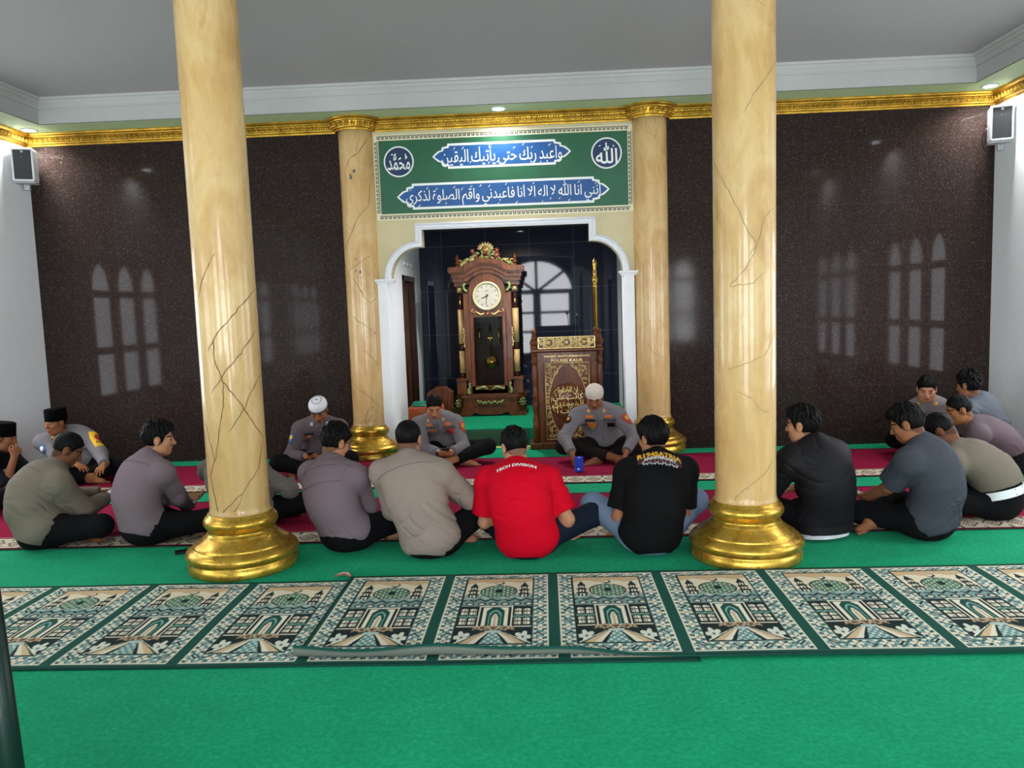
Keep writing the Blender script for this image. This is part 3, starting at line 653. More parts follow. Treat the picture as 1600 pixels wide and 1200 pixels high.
b = MB(); dbar(b, math.radians(188), -.025, .112, .005, .003, -.216, 0); b.ball((0, -.214, zz(1.70)), .009, 8); b.build('minute_hand', 'dark', clk)
b = MB(); x0, x1, z0, z1 = -.225, .225, .47, 1.545
for s in (-1, 1): b.box((s*.205, -.18, zz(1.0)), (.05, .04, 1.06), bev=.006)
b.box((0, -.18, zz(.50)), (.46, .04, .06), bev=.006); dr = b.build('door', 'wood_red', clk)
b = MB()
for x, r in ((-.16, .022), (0, .03), (.16, .022)): rose(b, x, -.205, zz(1.50-(.02 if x == 0 else 0)), r, 2, 1)
for s in (-1, 1): b.tube([(s*.04, -.205, zz(1.485)), (s*.085, -.207, zz(1.468)), (s*.12, -.205, zz(1.49)), (s*.15, -.205, zz(1.515))], [.012, .014, .012, .008], 6, 1); b.tube([(s*.18, -.205, zz(1.49)), (s*.20, -.205, zz(1.52)), (s*.185, -.205, zz(1.54))], .008, 6, 1)
for s in (-1, 1): b.tube([(s*.03, -.205, zz(.53)), (s*.08, -.207, zz(.565)), (s*.13, -.207, zz(.55)), (s*.175, -.205, zz(.535)), (s*.185, -.205, zz(.55))], [.015, .02, .016, .010, .006], 6, 3)
b.tube(list((.03*math.cos(q), -.21, zz(.545)+.025*math.sin(q)) for q in np.linspace(0, 2*PI, 12)), .007, 6, 0)
b.build('door_carving', ['wood', 'gold_leaf', REDP, GREENG], dr)
t = NT('clear_glass'); t.set((0, 0, 0), .02, 0, .5); t.b.inputs['Transmission Weight'].default_value = .0; t.b.inputs['Alpha'].default_value = .25; CLEAR = t.m
b = MB(); b.box((0, -.172, zz(1.0)), (.37, .004, .98)); b.build('glass', CLEAR, dr)
b = MB(); b.box((0, .12, zz(1.0)), (.44, .012, 1.0)); b.build('back_board', 'wood_dark', clk)
b = MB(); b.tube([(.01, -.06, zz(1.33)), (.012, -.06, zz(1.16)), (.016, -.06, zz(.90))], [.006, .012, .010], 8); b.box((.011, -.06, zz(1.17)), (.06, .01, .012)); b.lathe([(0, -.006), (.05, -.006), (.078, 0), (.07, .008), (.04, .010), (.035, .014), (0, .014)], (.018, -.06, zz(.86)), 28, R=Ry); b.build('pendulum', 'brass', clk)
for x in (-.125, .125):
    b = MB(); b.lathe([(0, 0), (.018, .003), (.018, .20), (0, .203)], (x, -.05, zz(1.09)), 14); b.tube([(x, -.05, zz(1.29)), (x, -.05, zz(1.48))], .002, 5); b.build('clock_weight', 'brass', clk)
b = MB()
for k in range(9): leafball(b, -.12+.03*k, -.232, zz(.365+.010*math.cos(k*2.2)), .022, .013, .7*(-1)**k)
for s in (-1, 1): leafball(b, s*.15, -.232, zz(.375), .014, .03, s*.5)
b.build('plinth_ornament', GREENG, clk)

# ---------------------------------------------------------------- pulpit
mb = thing('pulpit', 'carved wooden pulpit with gilded calligraphy medallion left of the capped officer', 'pulpit', (.235, 8.40, 0))
b = MB(); b.box((0, .31, .035), (.84, .68, .07), bev=.008); b.build('base', 'wood', mb)
b = MB()
for s in (-1, 1): b.box((s*.31, .30, .56), (.03, .56, .98))
b.box((.0, .055, .56), (.62, .03, .98)); b.box((-.285, .02, .56), (.05, .05, .98)); b.box((.285, .02, .56), (.05, .05, .98)); b.box((0, .04, 1.03), (.60, .05, .05), bev=.006)
b.box((0, .29, 1.075), (.78, .66, .03), bev=.008); b.build('body', 'wood', mb)
b = MB(); b.box((0, .026, .545), (.515, .026, .96)); pn = b.build('front_panel', 'wood_red', mb)
POST = [(.0, .07), (.036, .07), (.036, .30), (.030, .31), (.038, .33), (.026, .35), (.024, .40), (.034, .46), (.036, .50), (.024, .56), (.034, .575), (.034, .595), (.024, .61), (.028, .70), (.033, .80), (.027, .90), (.024, .93), (.036, .95), (.036, .965), (.026, .98), (.030, 1.0), (.030, 1.06), (.04, 1.07), (0, 1.07)]
TOPP = [(.0, 1.09), (.034, 1.09), (.038, 1.10), (.024, 1.115), (.042, 1.14), (.046, 1.165), (.034, 1.19), (.022, 1.205), (.030, 1.22), (.020, 1.235), (.014, 1.245), (.026, 1.262), (.028, 1.275), (.018, 1.292), (0, 1.30)]
for s in (-1, 1):
    for yy in ((.02, .56) if s > 0 else (.02, .56)):
        b = MB(); b.lathe(POST, (s*.35, yy, 0), 16); b.lathe(TOPP, (s*.35, yy, 0), 16); b.build('post', 'wood', mb)
b = MB(); b.box((0, .03, 1.155), (.63, .03, .13), bev=.004)
fz = b.build('frieze', 'wood_dark', mb)
b = MB(); yy = .008
for x in (-.19, 0, .19):
    b.tube([(x+.052*math.cos(q), yy, 1.155+.045*math.sin(q)) for q in np.linspace(0, 2*PI, 15)[:-1]], .010, 6, closed=True); b.ball((x, yy, 1.155), (.022, .014, .028), 8)
for s in (-1, 1):
    for x in (-.095, .095): b.tube([(x-.055, yy, 1.155+s*.045), (x-.02, yy, 1.155+s*.01), (x+.02, yy, 1.155-s*.01), (x+.055, yy, 1.155-s*.045)], [.006, .012, .012, .006], 6)
    for x in (-.26, .26): b.tube([(x+q[0], yy, 1.155+q[1]) for q in spiral(0, 0, .045, PI/2, 1.3, s)], .008, 6)
    b.box((0, yy, 1.155+s*.058), (.61, .012, .008)); b.box((s*.302, yy, 1.155), (.012, .012, .12))
    for x in (-.235, -.145, -.095, -.045, .045, .095, .145, .235):
        for q in (-1, 1): b.tube([(p[0], yy, p[1]) for p in spiral(x, 1.155+s*.03, .022, 1.2*s+q, 1.1, q, 10)], [.0075]*5+[.006]*6, 6)
        leafball(b, x+.02, yy, 1.155+s*.012, .016, .008, .8*s)
b.build('gilded_carving', 'gold_leaf', fz)
b = MB(); yy = .008; W2, zb, zt = .235, .105, .935
for p, q in (((-W2, zb), (W2, zb)), ((W2, zb), (W2, zt)), ((W2, zt), (-W2, zt)), ((-W2, zt), (-W2, zb))): b.tube([(p[0], yy, p[1]), (q[0], yy, q[1])], .006, 5)
cz = .52; rng = random.Random(11)
def ogee(z):                                                # half-width of the bare pointed shape left in the middle
    t = abs(z-cz)/.40
    return 0 if t >= 1 else .20*math.sqrt(max(0, 1-t**1.5))*1.0
pl = []
for k in range(1600):
    x, z = rng.uniform(-W2+.018, W2-.018), rng.uniform(zb+.018, zt-.018)
    if abs(x) < ogee(z)+.012: continue
    r = rng.uniform(.014, .027)
    if any((x-a)**2+(z-c)**2 < (.80*(r+q))**2 for a, c, q in pl): continue
    if abs(x)-ogee(z) < r*.6 or W2-abs(x) < r*.7 or zt-z < r*.7 or z-zb < r*.7: continue
    pl.append((x, z, r)); b.tube([(p[0], yy, p[1]) for p in spiral(x, z, r, rng.uniform(0, 6.3), rng.uniform(.9, 1.4), rng.choice((-1, 1)), 12, .15)], .0042, 5)
for s in (-1, 1):
    pts = [(s*(ogee(z)+.006), yy, z) for z in np.linspace(cz-.395, cz+.395, 40)]; pts = [p for p in pts if abs(p[0]) < W2]; b.tube(pts, .004, 5)
    for z in np.linspace(zb+.03, zt-.03, 24):
        if ogee(z) > W2-.04: leafball(b, s*(W2-.016), yy, z, .012, .007, .6*(-1)**int(z*40))
b.build('gilded_filigree', 'gold_leaf', pn)
b = MB(); b.lathe([(0, .0), (.196, .0), (.196, .012), (.186, .02), (0, .02)], (.0, .014, cz-.0), 48, R=Ry); md = b.build('medallion', 'wood', pn)
b = MB(); yy = -.012
rows = [('الله', .0), ]
txts = [('ان الصلوة', .118), ('كانت على', .045), ('المؤمنين'.replace('ؤ', 'و'), -.03), ('كتاب ا', -.105)]
for s_, dz in txts:
    hw = math.sqrt(max(.0, .175**2-(abs(dz)+.02)**2))
    v, f, asp = text2d(shape_ar(s_), .012); b.flat(v, f, lambda a, c: (a*2*hw, yy, cz+dz+c*.085))
for k in range(40):
    a, r = rng.uniform(0, 6.28), .172*math.sqrt(rng.random()); x, z = r*math.cos(a), cz+r*math.sin(a)
    L = rng.uniform(.02, .05); an = rng.uniform(.9, 1.9); 
    if (x+L*math.cos(an))**2+(z-cz+L*math.sin(an))**2 < .176**2: b.tube([(x, yy, z), (x+L*.5*math.cos(an), yy-.002, z+L*.5*math.sin(an)), (x+L*math.cos(an+.3), yy, z+L*math.sin(an+.3))], [.002, .0042, .002], 5)
for k in range(3):
    a0 = 2.2+k*.6; b.tube([(.178*math.cos(q), yy, cz+.178*math.sin(q)) for q in np.linspace(a0, a0+.45, 7)], [.002, .004, .005, .005, .005, .004, .002], 5)
b.build('gilded_calligraphy', 'gold_leaf', md)
b = MB()
for s_, z, w, h in (('MASJID BAITURRAHMAN', 1.005, .49, .030), ('POLRES KAUR', .962, .34, .030)):
    v, f, _ = text2d(s_, .012); b.flat(v, f, lambda a, c: (a*w, .0105, z+c*h))
b.build('gilded_lettering', 'gold_leaf', pn)
st = MB(); st.lathe([(0, 0), (.024, 0), (.024, 1.55), (.028, 1.555), (.028, 1.575), (.022, 1.585), (.022, 1.60), (.034, 1.63), (.034, 1.655), (.022, 1.68), (.022, 1.70), (.028, 1.71), (.024, 1.72), (.020, 1.78), (.024, 1.80), (.028, 1.83), (.020, 1.86), (.006, 1.88), (0, 1.90)], n=20)
tag(st.build('staff', 'brass', loc=(.60, 9.12, PH+.002-.0)), 'tall golden preaching staff standing behind the pulpit', 'staff')
b = MB(); b.tube([(0, 0, 0), (0, .02, .12), (-.01, .03, .24), (-.02, .02, .30)], .005, 6); b.lathe([(0, -.02), (.04, -.02), (.042, -.005), (.012, 0), (0, 0)], n=16)
mc = thing('microphone', 'black gooseneck microphone on top of the pulpit', 'microphone', (.40, 8.78, 1.112)); b.build('gooseneck', 'black', mc)
b = MB(); b.ball((-.022, .018, .315), (.022, .022, .028), 10); b.build('foam_head', 'black', mc)

# ---------------------------------------------------------------- small table, book, box
tb = thing('side_table', 'low wooden table under an orange-red cloth by the niche door', 'table', (-1.40, 9.0, PH+.002))
for x in (-.14, .14):
    for yy in (-.12, .12): b = MB(); b.box((x, yy, .11), (.03, .03, .22)); b.build('leg', 'wood', tb)
b = MB(); b.box((0, 0, .235), (.36, .32, .03), bev=.008)
for k in range(26):
    x = -.175+.014*k; b.tube([(x, -.165, .245), (x, -.168, .14), (x+.002, -.168, .05)], [.006, .0075, .0085], 6)
for s in (-1, 1):
    for k in range(22): yy = -.155+.0145*k; b.tube([(s*.18, yy, .245), (s*.183, yy, .14), (s*.183, yy, .06)], [.006, .0075, .0085], 6)
b.build('cloth', M('orange_red_cloth', '#a84a24', .8, var=.15), tb)
bk = thing('holy_book', 'thick green book lying on the orange-red table cloth', 'book', (-1.42, 8.96, PH+.254))
b = MB(); b.box((0, 0, .004), (.24, .18, .006), bev=.002); b.box((0, 0, .044), (.24, .18, .006), bev=.002); b.tube([(-.12, -.088, .024), (.12, -.088, .024)], .0225, 10, flat=.4)
v, f, _ = text2d(shape_ar('الله')); b.flat(v, f, lambda a, c: (a*.07, -.0985, .024+c*.02), 1); b.build('cover', [M('green_book_cover', '#10876a', .35), 'gold_leaf'], bk)
b = MB(); b.box((0, .005, .024), (.23, .17, .035)); b.build('pages', M('paper', '#e4e2d8', .8), bk)
b = MB(); b.prism([(-.15, 0), (.15, 0), (.15, .36), (.06, .425), (-.05, .425), (-.15, .36)], -.10, .10)
tag(b.build('wooden_box', 'wood_red', loc=(-1.28, 9.38, PH+.003)), 'reddish brown wooden box behind the green book, in front of the dark door', 'box')

# ---------------------------------------------------------------- loudspeakers
for x, rz, lab, s in ((-5.25, .35, 'white framed black loudspeaker on the left wall under the gilded cornice', -1), (4.47, -.35, 'white framed black loudspeaker on the right wall under the gilded cornice', 1)):
    t = thing('wall_speaker', lab, 'speaker', (x, 7.93, 3.0), rz, None)
    b = MB(); b.box((0, .08, .16), (.20, .17, .33), bev=.012)
    for a in (-.09, .09): b.box((a, -.01, .16), (.018, .02, .33), bev=.004)
    for a in (.004, .316): b.box((0, -.01, a), (.198, .02, .018), bev=.004)
    b.build('cabinet', 'white_trim', t)
    b = MB(); b.box((0, -.008, .16), (.165, .01, .295)); gr = b.build('grille', M('speaker_grille', '#23262c', .5, bump=.8, bscale=350), t)
    b = MB(); b.box((0, -.014, .29), (.02, .004, .018)); b.box((-.005, -.014, .235), (.006, .004, .006)); b.build('badge', 'grey_plastic', gr)
    b = MB(); b.tube([(s*.02, .16, -.03), (s*.02, .16, .14)], .012, 8); b.box((0, .10, -.012), (.2, .14, .01)); b.box((s*.02, .18, -.04), (.05, .05, .06)); b.build('bracket', 'grey_plastic', t)
    b = MB(); b.tube([(-.10, .1, .14), (-.14, .12, .10), (-.145, .13, .0), (-.12, .15, -.06)], .005, 6); b.build('cable', 'black', t)

# ---------------------------------------------------------------- rugs
def C(h): return np.array(lin(h), np.float32)
def over(col, mask, c): col[mask] = C(c) if isinstance(c, str) else c
def motif(u, v):
    """one prayer-rug panel: u across 0..1, v 0 (near) .. 1 (far)"""
    col = np.empty(u.shape+(3,), np.float32); col[:] = C('#1b5247')
    x = u-.5; ax = np.abs(x)
    brd = (ax < .452) & (v > .035) & (v < .972); over(col, brd, '#e6dfc8')
    bd = (ax < .440) & (v > .045) & (v < .962); over(col, bd, '#86a8a6')
    side = ax > .315; s = np.where(side, v*15.0, u*9.0); tt = np.where(side, (ax-.385)/.062, np.where(v > .5, (v-.943)/.026, (v-.083)/.038))
    n_ = np.floor(s); fr = (s-n_)-.5; odd = (n_ % 2) == 1; hw = fr*1.05
    rad = np.hypot(hw, tt*.52); an = np.arctan2(tt*.52, hw); petal = rad < .40+.12*np.cos(4*an)
    over(col, bd & (np.abs(tt-.8*np.sin(s*PI+.6)) < .22), '#47706f'); over(col, bd & (np.abs(tt+.75*np.cos(s*PI)) < .16), '#2a4746')
    xl = odd & (np.abs(tt*.5-hw*np.where((n_ % 4) == 1, 1, -1)*.9) < .11) & (rad < .48); over(col, bd & xl, '#1c302f'); over(col, bd & odd & (np.abs(np.abs(tt)-.72) < .2) & (np.abs(fr) > .22), '#e9e2cb')
    over(col, bd & ~odd & (rad < .48+.12*np.cos(4*an)), '#33504e'); over(col, bd & ~odd & petal, '#eee7d2'); over(col, bd & ~odd & (rad < .10), '#7c6f58'); over(col, bd & ~odd & petal & (np.abs(rad-.24) < .035) & (np.cos(4*an) < .3), '#5d7a74'); over(col, bd & odd & (rad < .2) & ~xl, '#d8d6c4')
    f0 = (ax < .325) & (v > .125) & (v < .925); over(col, f0, '#22312f')
    f1 = (ax < .312) & (v > .135) & (v < .917); over(col, f1, '#e3d8bd')
    sky = f1 & (v > .86+.012*np.sin(u*25)); over(col, sky, '#cdb18a')
    over(col, f1 & (v < .66), '#1d2c2b')
    # dome with brick courses
    de = np.hypot(x/.158, (v-.735)/.076); over(col, f1 & (de < 1.10), '#22312f'); over(col, f1 & (de < 1), '#6b937a')
    br_ = ((v*58) % 1) < .30; over(col, f1 & (de < 1) & br_, '#1f3b33'); over(col, f1 & (de < 1) & (((u*13+np.floor(v*58)*.5) % 1) < .16), '#e3dfc6'); over(col, f1 & (np.hypot(x/.034, (v-.74)/.024) < 1), '#123029')
    over(col, f1 & (ax < .012) & (v > .80) & (v < .835), '#4c6f5e'); cr = (np.hypot(x/.045, (v-.852)/.024) < 1) & ~(np.hypot((x+.010)/.037, (v-.858)/.019) < 1); over(col, f1 & cr, '#22312f')
    for s_ in (-1, 1):                                       # minarets of three lantern storeys
        mx = np.abs(x-s_*.235); q3 = (v-.655)/.052; k3 = np.floor(q3); f3 = q3-k3; w3 = .058-.010*k3
        tow = (q3 > 0) & (q3 < 3); over(col, f1 & tow & (mx < w3*.78), '#20302d'); over(col, f1 & tow & (f3 > .72) & (mx < w3), '#20302d'); over(col, f1 & tow & (f3 > .12) & (f3 < .66) & (mx < w3*.45), '#e6dfc8'); over(col, f1 & tow & (f3 > .12) & (f3 < .52) & (mx < w3*.16), '#20302d')
        over(col, f1 & (mx < (.862-v)*.62) & (v >= .811) & (v < .862), '#20302d'); over(col, f1 & (np.hypot((mx-.075)/.03, (v-.675)/.02) < 1), '#8fa7a1')
    band = f1 & (v > .545) & (v < .66); over(col, band, '#7f9c98'); aq = ((u*9.6) % 1)-.5
    over(col, band & (np.hypot(aq*2.0, (v-.575)/.03) < .75), '#233634'); over(col, band & (np.hypot(aq*2.6, (v-.573)/.02) < .6), '#d9d2bd'); over(col, band & (np.abs(v-.625-.012*np.sin(u*60)) < .009), '#22312f'); over(col, band & (np.hypot(((u*6.4) % 1-.5)*2.1, (v-.645)/.022) < .55), '#a9bdb5')
    bl = f1 & (v > .315) & (v < .545)                      # windows beside the gate
    q = (ax-.155)/.075; wq = (q % 1); row = np.where(v > .43, (v-.445)/.075, (v-.335)/.075)
    win = bl & (ax > .155) & (ax < .305) & (row > 0) & (row < 1) & (wq > .14) & (wq < .86) & (row < 1-.35*np.abs(wq-.5)); over(col, win, '#ebe4cf'); over(col, win & ((np.abs(wq-.5) < .05) | (np.abs(row-.5) < .07)), '#1d2c2b'); over(col, win & ((np.abs(wq-.28) < .03) | (np.abs(wq-.72) < .03)), '#1d2c2b')
    over(col, bl & (ax > .15) & (v > .412) & (v < .44), '#3f6d62'); over(col, bl & (ax > .15) & (np.abs(v-.426-.006*np.sin(u*120)) < .004), '#8fb0a2')
    gt = bl & (ax < .145); over(col, gt, '#e9e2cd'); over(col, gt & (ax < .132) & (v < .537), '#1d2c2b'); over(col, gt & (ax < .112) & (v < .53), '#ece5d0')
    ar = lambda w, t: (ax < w) & (v < t-.05*(ax/w)**2)
    for w, t_, c in ((.080, .535, '#1b4f45'), (.055, .50, '#8db0ac'), (.045, .485, '#1d5a4d'), (.028, .455, '#e8dcc2')): over(col, gt & ar(w, t_), c)
    over(col, gt & (ax < .012) & (v < .44) & (((v*70) % 1) < .5), '#a0705a')
    over(col, f1 & (np.abs(v-.312) < .006), '#e3dcc6')
    fl = f1 & (v > .262) & (v < .335) & (ax < .17); q2 = ((u*11) % 1)-.5; over(col, fl & (np.hypot(q2*1.6, (v-.297)/.033) < .8), '#bda487'); over(col, fl & (np.hypot(q2*2, (v-.297)/.026) < .45), '#5e4a3c'); over(col, fl & (np.hypot(q2*1.6, (v-.297)/.033) < .8) & (np.sin(u*160)*np.sin(v*130) > .4), '#6e5a48')
    lo = f1 & (v < .27); g = (.27-v)/.135                   # paths fanning out towards the near edge
    k = ax/(.05+.27*np.clip(g, 0, 1.2))
    over(col, lo & (k < 1.0), '#eee6d2'); over(col, lo & (k > .60) & (k < .84), '#d8b993'); over(col, lo & (k > .42) & (k < .60), '#e9e2cd'); over(col, lo & (k > .30) & (k < .42), '#1d2c2b'); over(col, lo & (k <= .30), '#6f9b99'); over(col, lo & (k < .30) & (np.sin(u*110)*np.sin(v*150) > .25), '#d5dccf'); over(col, lo & (k > .84) & (k < .93), '#1f5c4c')
    over(col, lo & (ax < .06) & (v > .245), '#b9c9c2')
    st = lo & (k > 1.0); ang = np.arctan2(v-.20, (ax-.245)*.9); rr = np.hypot((ax-.245)*.9, v-.20); over(col, st & (rr < .03+.035*np.abs(np.cos(ang*2.5))), '#dbe0d2'); over(col, st & (rr < .012), '#7b6a52')
    return col
def rug(name, x0, nmot, pitch, y0, y1, lift, label, seed):
    nx, ny = nmot*160+1, 280; u = np.linspace(0, nmot, nx); s = np.linspace(0, 1, ny); U, V = np.meshgrid(u, s, indexing='ij')
    col = motif((U % 1), V); L = y1-y0; d = V*L; X = x0+U*pitch
    edge = (V < .016) | (V > .984) | (U < .03) | (U > nmot-.03); col[edge] = C('#153f37')
    c, R = lift(X); R = np.maximum(R, 1e-3); th = np.clip((c-d)/R, 0, None); up = th > 0
    Y = np.where(up, y0+c-R*np.sin(th), y0+d); Z = np.where(up, R*(1-np.cos(th)), 0)+.009+.003*np.sin(X*5.3+seed)*np.sin(d*7+seed)*.5
    V3 = np.stack([X, Y, Z], -1)
    me = grid_mesh(name, V3, col, RUG)
    o = link(name, me); tag(o, label, 'rug')
    iy = np.unique(np.r_[0:56:2, 56:ny:28, ny-1]); ix = np.arange(0, nx, 8); S = V3[np.ix_(ix, iy)].copy()
    nrm = np.stack([np.zeros_like(S[..., 0]), -np.where(up, np.sin(th), 0)[np.ix_(ix, iy)], -np.where(up, np.cos(th), 1)[np.ix_(ix, iy)]], -1)
    B = S+nrm*.008; bc = np.empty(B.shape, np.float32); bc[:] = C('#6f756c'); bc[:, :2] = C('#17493f'); Bc = np.concatenate([S[:, :1], B], 1); bc = np.concatenate([bc[:, :1], bc], 1)
    link('backing', grid_mesh('backing', Bc, bc, RUG), o); return o
RUG = attr_mat('woven_rug', .9, .35, 500, .15)
sm = lambda t: np.clip(t, 0, 1)**2*(3-2*np.clip(t, 0, 1))
flatrug = lambda X: (np.zeros_like(X), np.full_like(X, .04))
rg = rug('prayer_rug', -3.48, 7, .588, 3.265, 4.345, flatrug, 'long prayer rug at the left, partly under the other rug', 1.0)
def curl(X): w = 1-sm((X+.25)/1.2); return .062*w*(1+.10*np.sin(X*9)), .030+0*X
rg2 = rug('prayer_rug', -1.165, 8, .586, 3.29, 4.38, curl, 'long prayer rug at the right with its near edge curled up', 2.0)
rg2.location.z = .011
# two red runners
def runner(y0, y1, label, seed, wave=0):
    xs = np.linspace(XL+.05, XR-.05, 900); ys = np.r_[np.linspace(y0, y0+.30, 44), np.linspace(y0+.33, y1, 40)]; X, Y = np.meshgrid(xs, ys, indexing='ij'); d = Y-y0
    rng = np.random.default_rng(seed); col = np.empty(X.shape+(3,), np.float32); col[:] = C('#8c1c3c'); col *= (1+.06*np.sin(X*3+Y*5)[..., None])
    col[d < .035] = C('#551325'); bd = (d > .035) & (d < .26); col[bd] = C('#cfc3ae')
    q = (X/.16) % 1-.5; r = (d-.148)/.10; dia = np.abs(q)*1.9+np.abs(r)
    col[bd & (np.abs(dia-.75) < .10)] = C('#4a3a34'); col[bd & (np.abs(dia-.40) < .07)] = C('#8b4a4c'); col[bd & (dia < .16)] = C('#5b4038'); col[bd & (np.abs(np.abs(q)*1.9-.95) < .1) & (np.abs(r) > .55)] = C('#6b5a4e')
    col[(d > .262) & (d < .275)] = C('#551325'); col[(d > .285) & (d < .292)] = C('#c0a89a')
    col[d > (y1-y0)-.03] = C('#551325')
    Z = .008+wave*(np.sin(X*2.1+seed)*np.sin(Y*4.3)+np.sin(X*5.2+Y*2.2))*.5; Z = np.maximum(Z, .004)
    o = link('runner_carpet', grid_mesh('runner_carpet', np.stack([X, Y, Z], -1), col, RUG2)); return tag(o, label, 'carpet')
RUG2 = attr_mat('red_pile_carpet', .95, .6, 260, .05)
runner(6.70, 7.93, 'crimson runner carpet nearest the granite wall, under the facing officers', 4, .0035)
runner(5.09, 6.34, 'crimson runner carpet under the knees of the front row of men', 9)
# tassel peeping out where the rugs overlap
b = MB(); rng = random.Random(2)
for k in range(9): a = rng.uniform(2.0, 2.9); b.tube([(0, 0, 0), (.05*math.cos(a), .05*math.sin(a), .01), (.10*math.cos(a+.2), .10*math.sin(a+.2), .002)], .0035, 5, rng.randint(0, 1))
tag(b.build('rug_tassel', [M('tassel_thread', '#cfc6b8', .9), M('tassel_thread_red', '#8b4a40', .9)], loc=(-1.17, 4.40, .012)), 'small pale and red thread tassel at the far corner between the two rugs', 'tassel')
# partition whose green edge shows at the left
pt = thing('partition_screen', 'standing screen with dark green frame at the near left edge', 'screen', (-1.1675, 1.6, 0), 0); pt.rotation_euler = (0, -.0375, 0)
b = MB(); 
for x in (-.025, -1.475): b.tube([(x, 0, .02), (x, 0, 1.2)], .026, 14)
for z in (.10, 1.2): b.tube([(-.025, 0, z), (-1.475, 0, z)], .024, 12)
for x in (-.025, -1.475): b.box((x, 0, .015), (.05, .4, .03), bev=.008)
b.build('frame', M('dark_green_enamel', '#06201a', .4, coat=.05, var=.05, spec=.2), pt)
b = MB(); n = 60; vs = [(-.055-1.39*k/n, .012*math.sin(k*1.3), z) for k in range(n+1) for z in (.13, 1.18)]; b.add(vs, [(2*k, 2*k+1, 2*k+3, 2*k+2) for k in range(n)], 0, True); b.build('curtain', M('yellow_green_curtain', '#b9b98a', .85, var=.15, scale=5), pt)
# small things on the carpet
t = thing('phone', 'black phone lying on green carpet by the left gold column base', 'phone', (-2.41, 4.98, 0), .45); b = MB(); b.box((0, 0, .008), (.17, .075, .012), bev=.004); b.build('body', 'black', t); b = MB(); b.box((-.082, -.03, .009), (.008, .014, .007)); b.build('charging_port', 'chrome', t)

# ---------------------------------------------------------------- people: implicit surfaces turned into one mesh each
RES = 1.0                                                  # voxel scale
def _v(p): return np.array(p, np.float32)
def cap(a, b, ra, rb, k=.02):
    a, b = _v(a), _v(b); ab = b-a; L2 = float(ab@ab)+1e-9
    def fn(p):
        q = p-a; t = np.clip(q@ab/L2, 0, 1); q = q-t[:, None]*ab
        return np.sqrt(np.einsum('ij,ij->i', q, q))-(ra+(rb-ra)*t)
    return (fn, (a+b)/2, math.sqrt(L2)/2+max(ra, rb), k, 1)
def ell(c, r, R=None, k=.03, sgn=1):
    c, r = _v(c), _v(r); R = None if R is None else np.array(R, np.float32)
    def fn(p):
        q = p-c
        if R is not None: q = q@R
        k0 = np.sqrt(((q/r)**2).sum(1)); k1 = np.sqrt(((q/(r*r))**2).sum(1))+1e-9
        return np.where(k0 < .05, -float(r.min()), k0*(k0-1)/k1)
    return (fn, c, float(r.max()), k, sgn)
def smin(a, b, k):
    h = np.clip(.5+.5*(b-a)/k, 0, 1); return b+(a-b)*h-k*h*(1-h)
class Group:
    def __init__(s, prims, cuts=(), k=.02, post=None): s.p = prims; s.cuts = cuts; s.k = k; s.post = post
    def near(s, c, r): return [p for p in s.p if np.linalg.norm(p[1]-c)-p[2]-r < .05]
    def ev(s, act, p):
        d = None
        for fn, c, r, k, sg in act:
            e = fn(p)
            if d is None: d = e if sg > 0 else np.full(len(p), 1.0, np.float32)
            elif sg > 0: d = smin(d, e, k)
            else: d = -smin(-d, e, k)
        for n, h in s.cuts: d = np.maximum(d, p@n-h)
        if s.post is not None: d = s.post(p, d)
        return d
def field_eval(groups, acts, p):
    d = None
    for g, a in zip(groups, acts):
        if not a: continue
        e = g.ev(a, p); d = e if d is None else smin(d, e, g.k)
    return d
def polygonize(groups, h, floor=.004, warp=None):
    h = h*RES; B = 12
    lo = np.min([p[1]-p[2] for g in groups for p in g.p if p[4] > 0], 0)-.05; hi = np.max([p[1]+p[2] for g in groups for p in g.p if p[4] > 0], 0)+.05
    lo[2] = max(lo[2], -.02)
    nb = np.ceil((hi-lo)/(h*B)).astype(int); S = np.ones(nb*B, np.float32)
    ax = np.arange(B, dtype=np.float32)*h; off = np.stack(np.meshgrid(ax, ax, ax, indexing='ij'), -1).reshape(-1, 3); rad = h*B*.87
    for i in range(nb[0]):
        for j in range(nb[1]):
            for k in range(nb[2]):
                o = (lo+np.array([i, j, k])*h*B).astype(np.float32); c = o+h*(B-1)/2
                acts = [g.near(c, rad) for g in groups]
                if not any(acts): continue
                d0 = field_eval(groups, acts, c[None])[0]
                if abs(d0) > rad*1.5+.03: 
                    if d0 < 0: S[i*B:i*B+B, j*B:j*B+B, k*B:k*B+B] = -1
                    continue
                p = off+o; d = field_eval(groups, acts, p)
                if warp is not None: d = d+warp(p)
                d = np.maximum(d, floor-p[:, 2]); S[i*B:i*B+B, j*B:j*B+B, k*B:k*B+B] = d.reshape(B, B, B)
    return nets(S, lo, h)
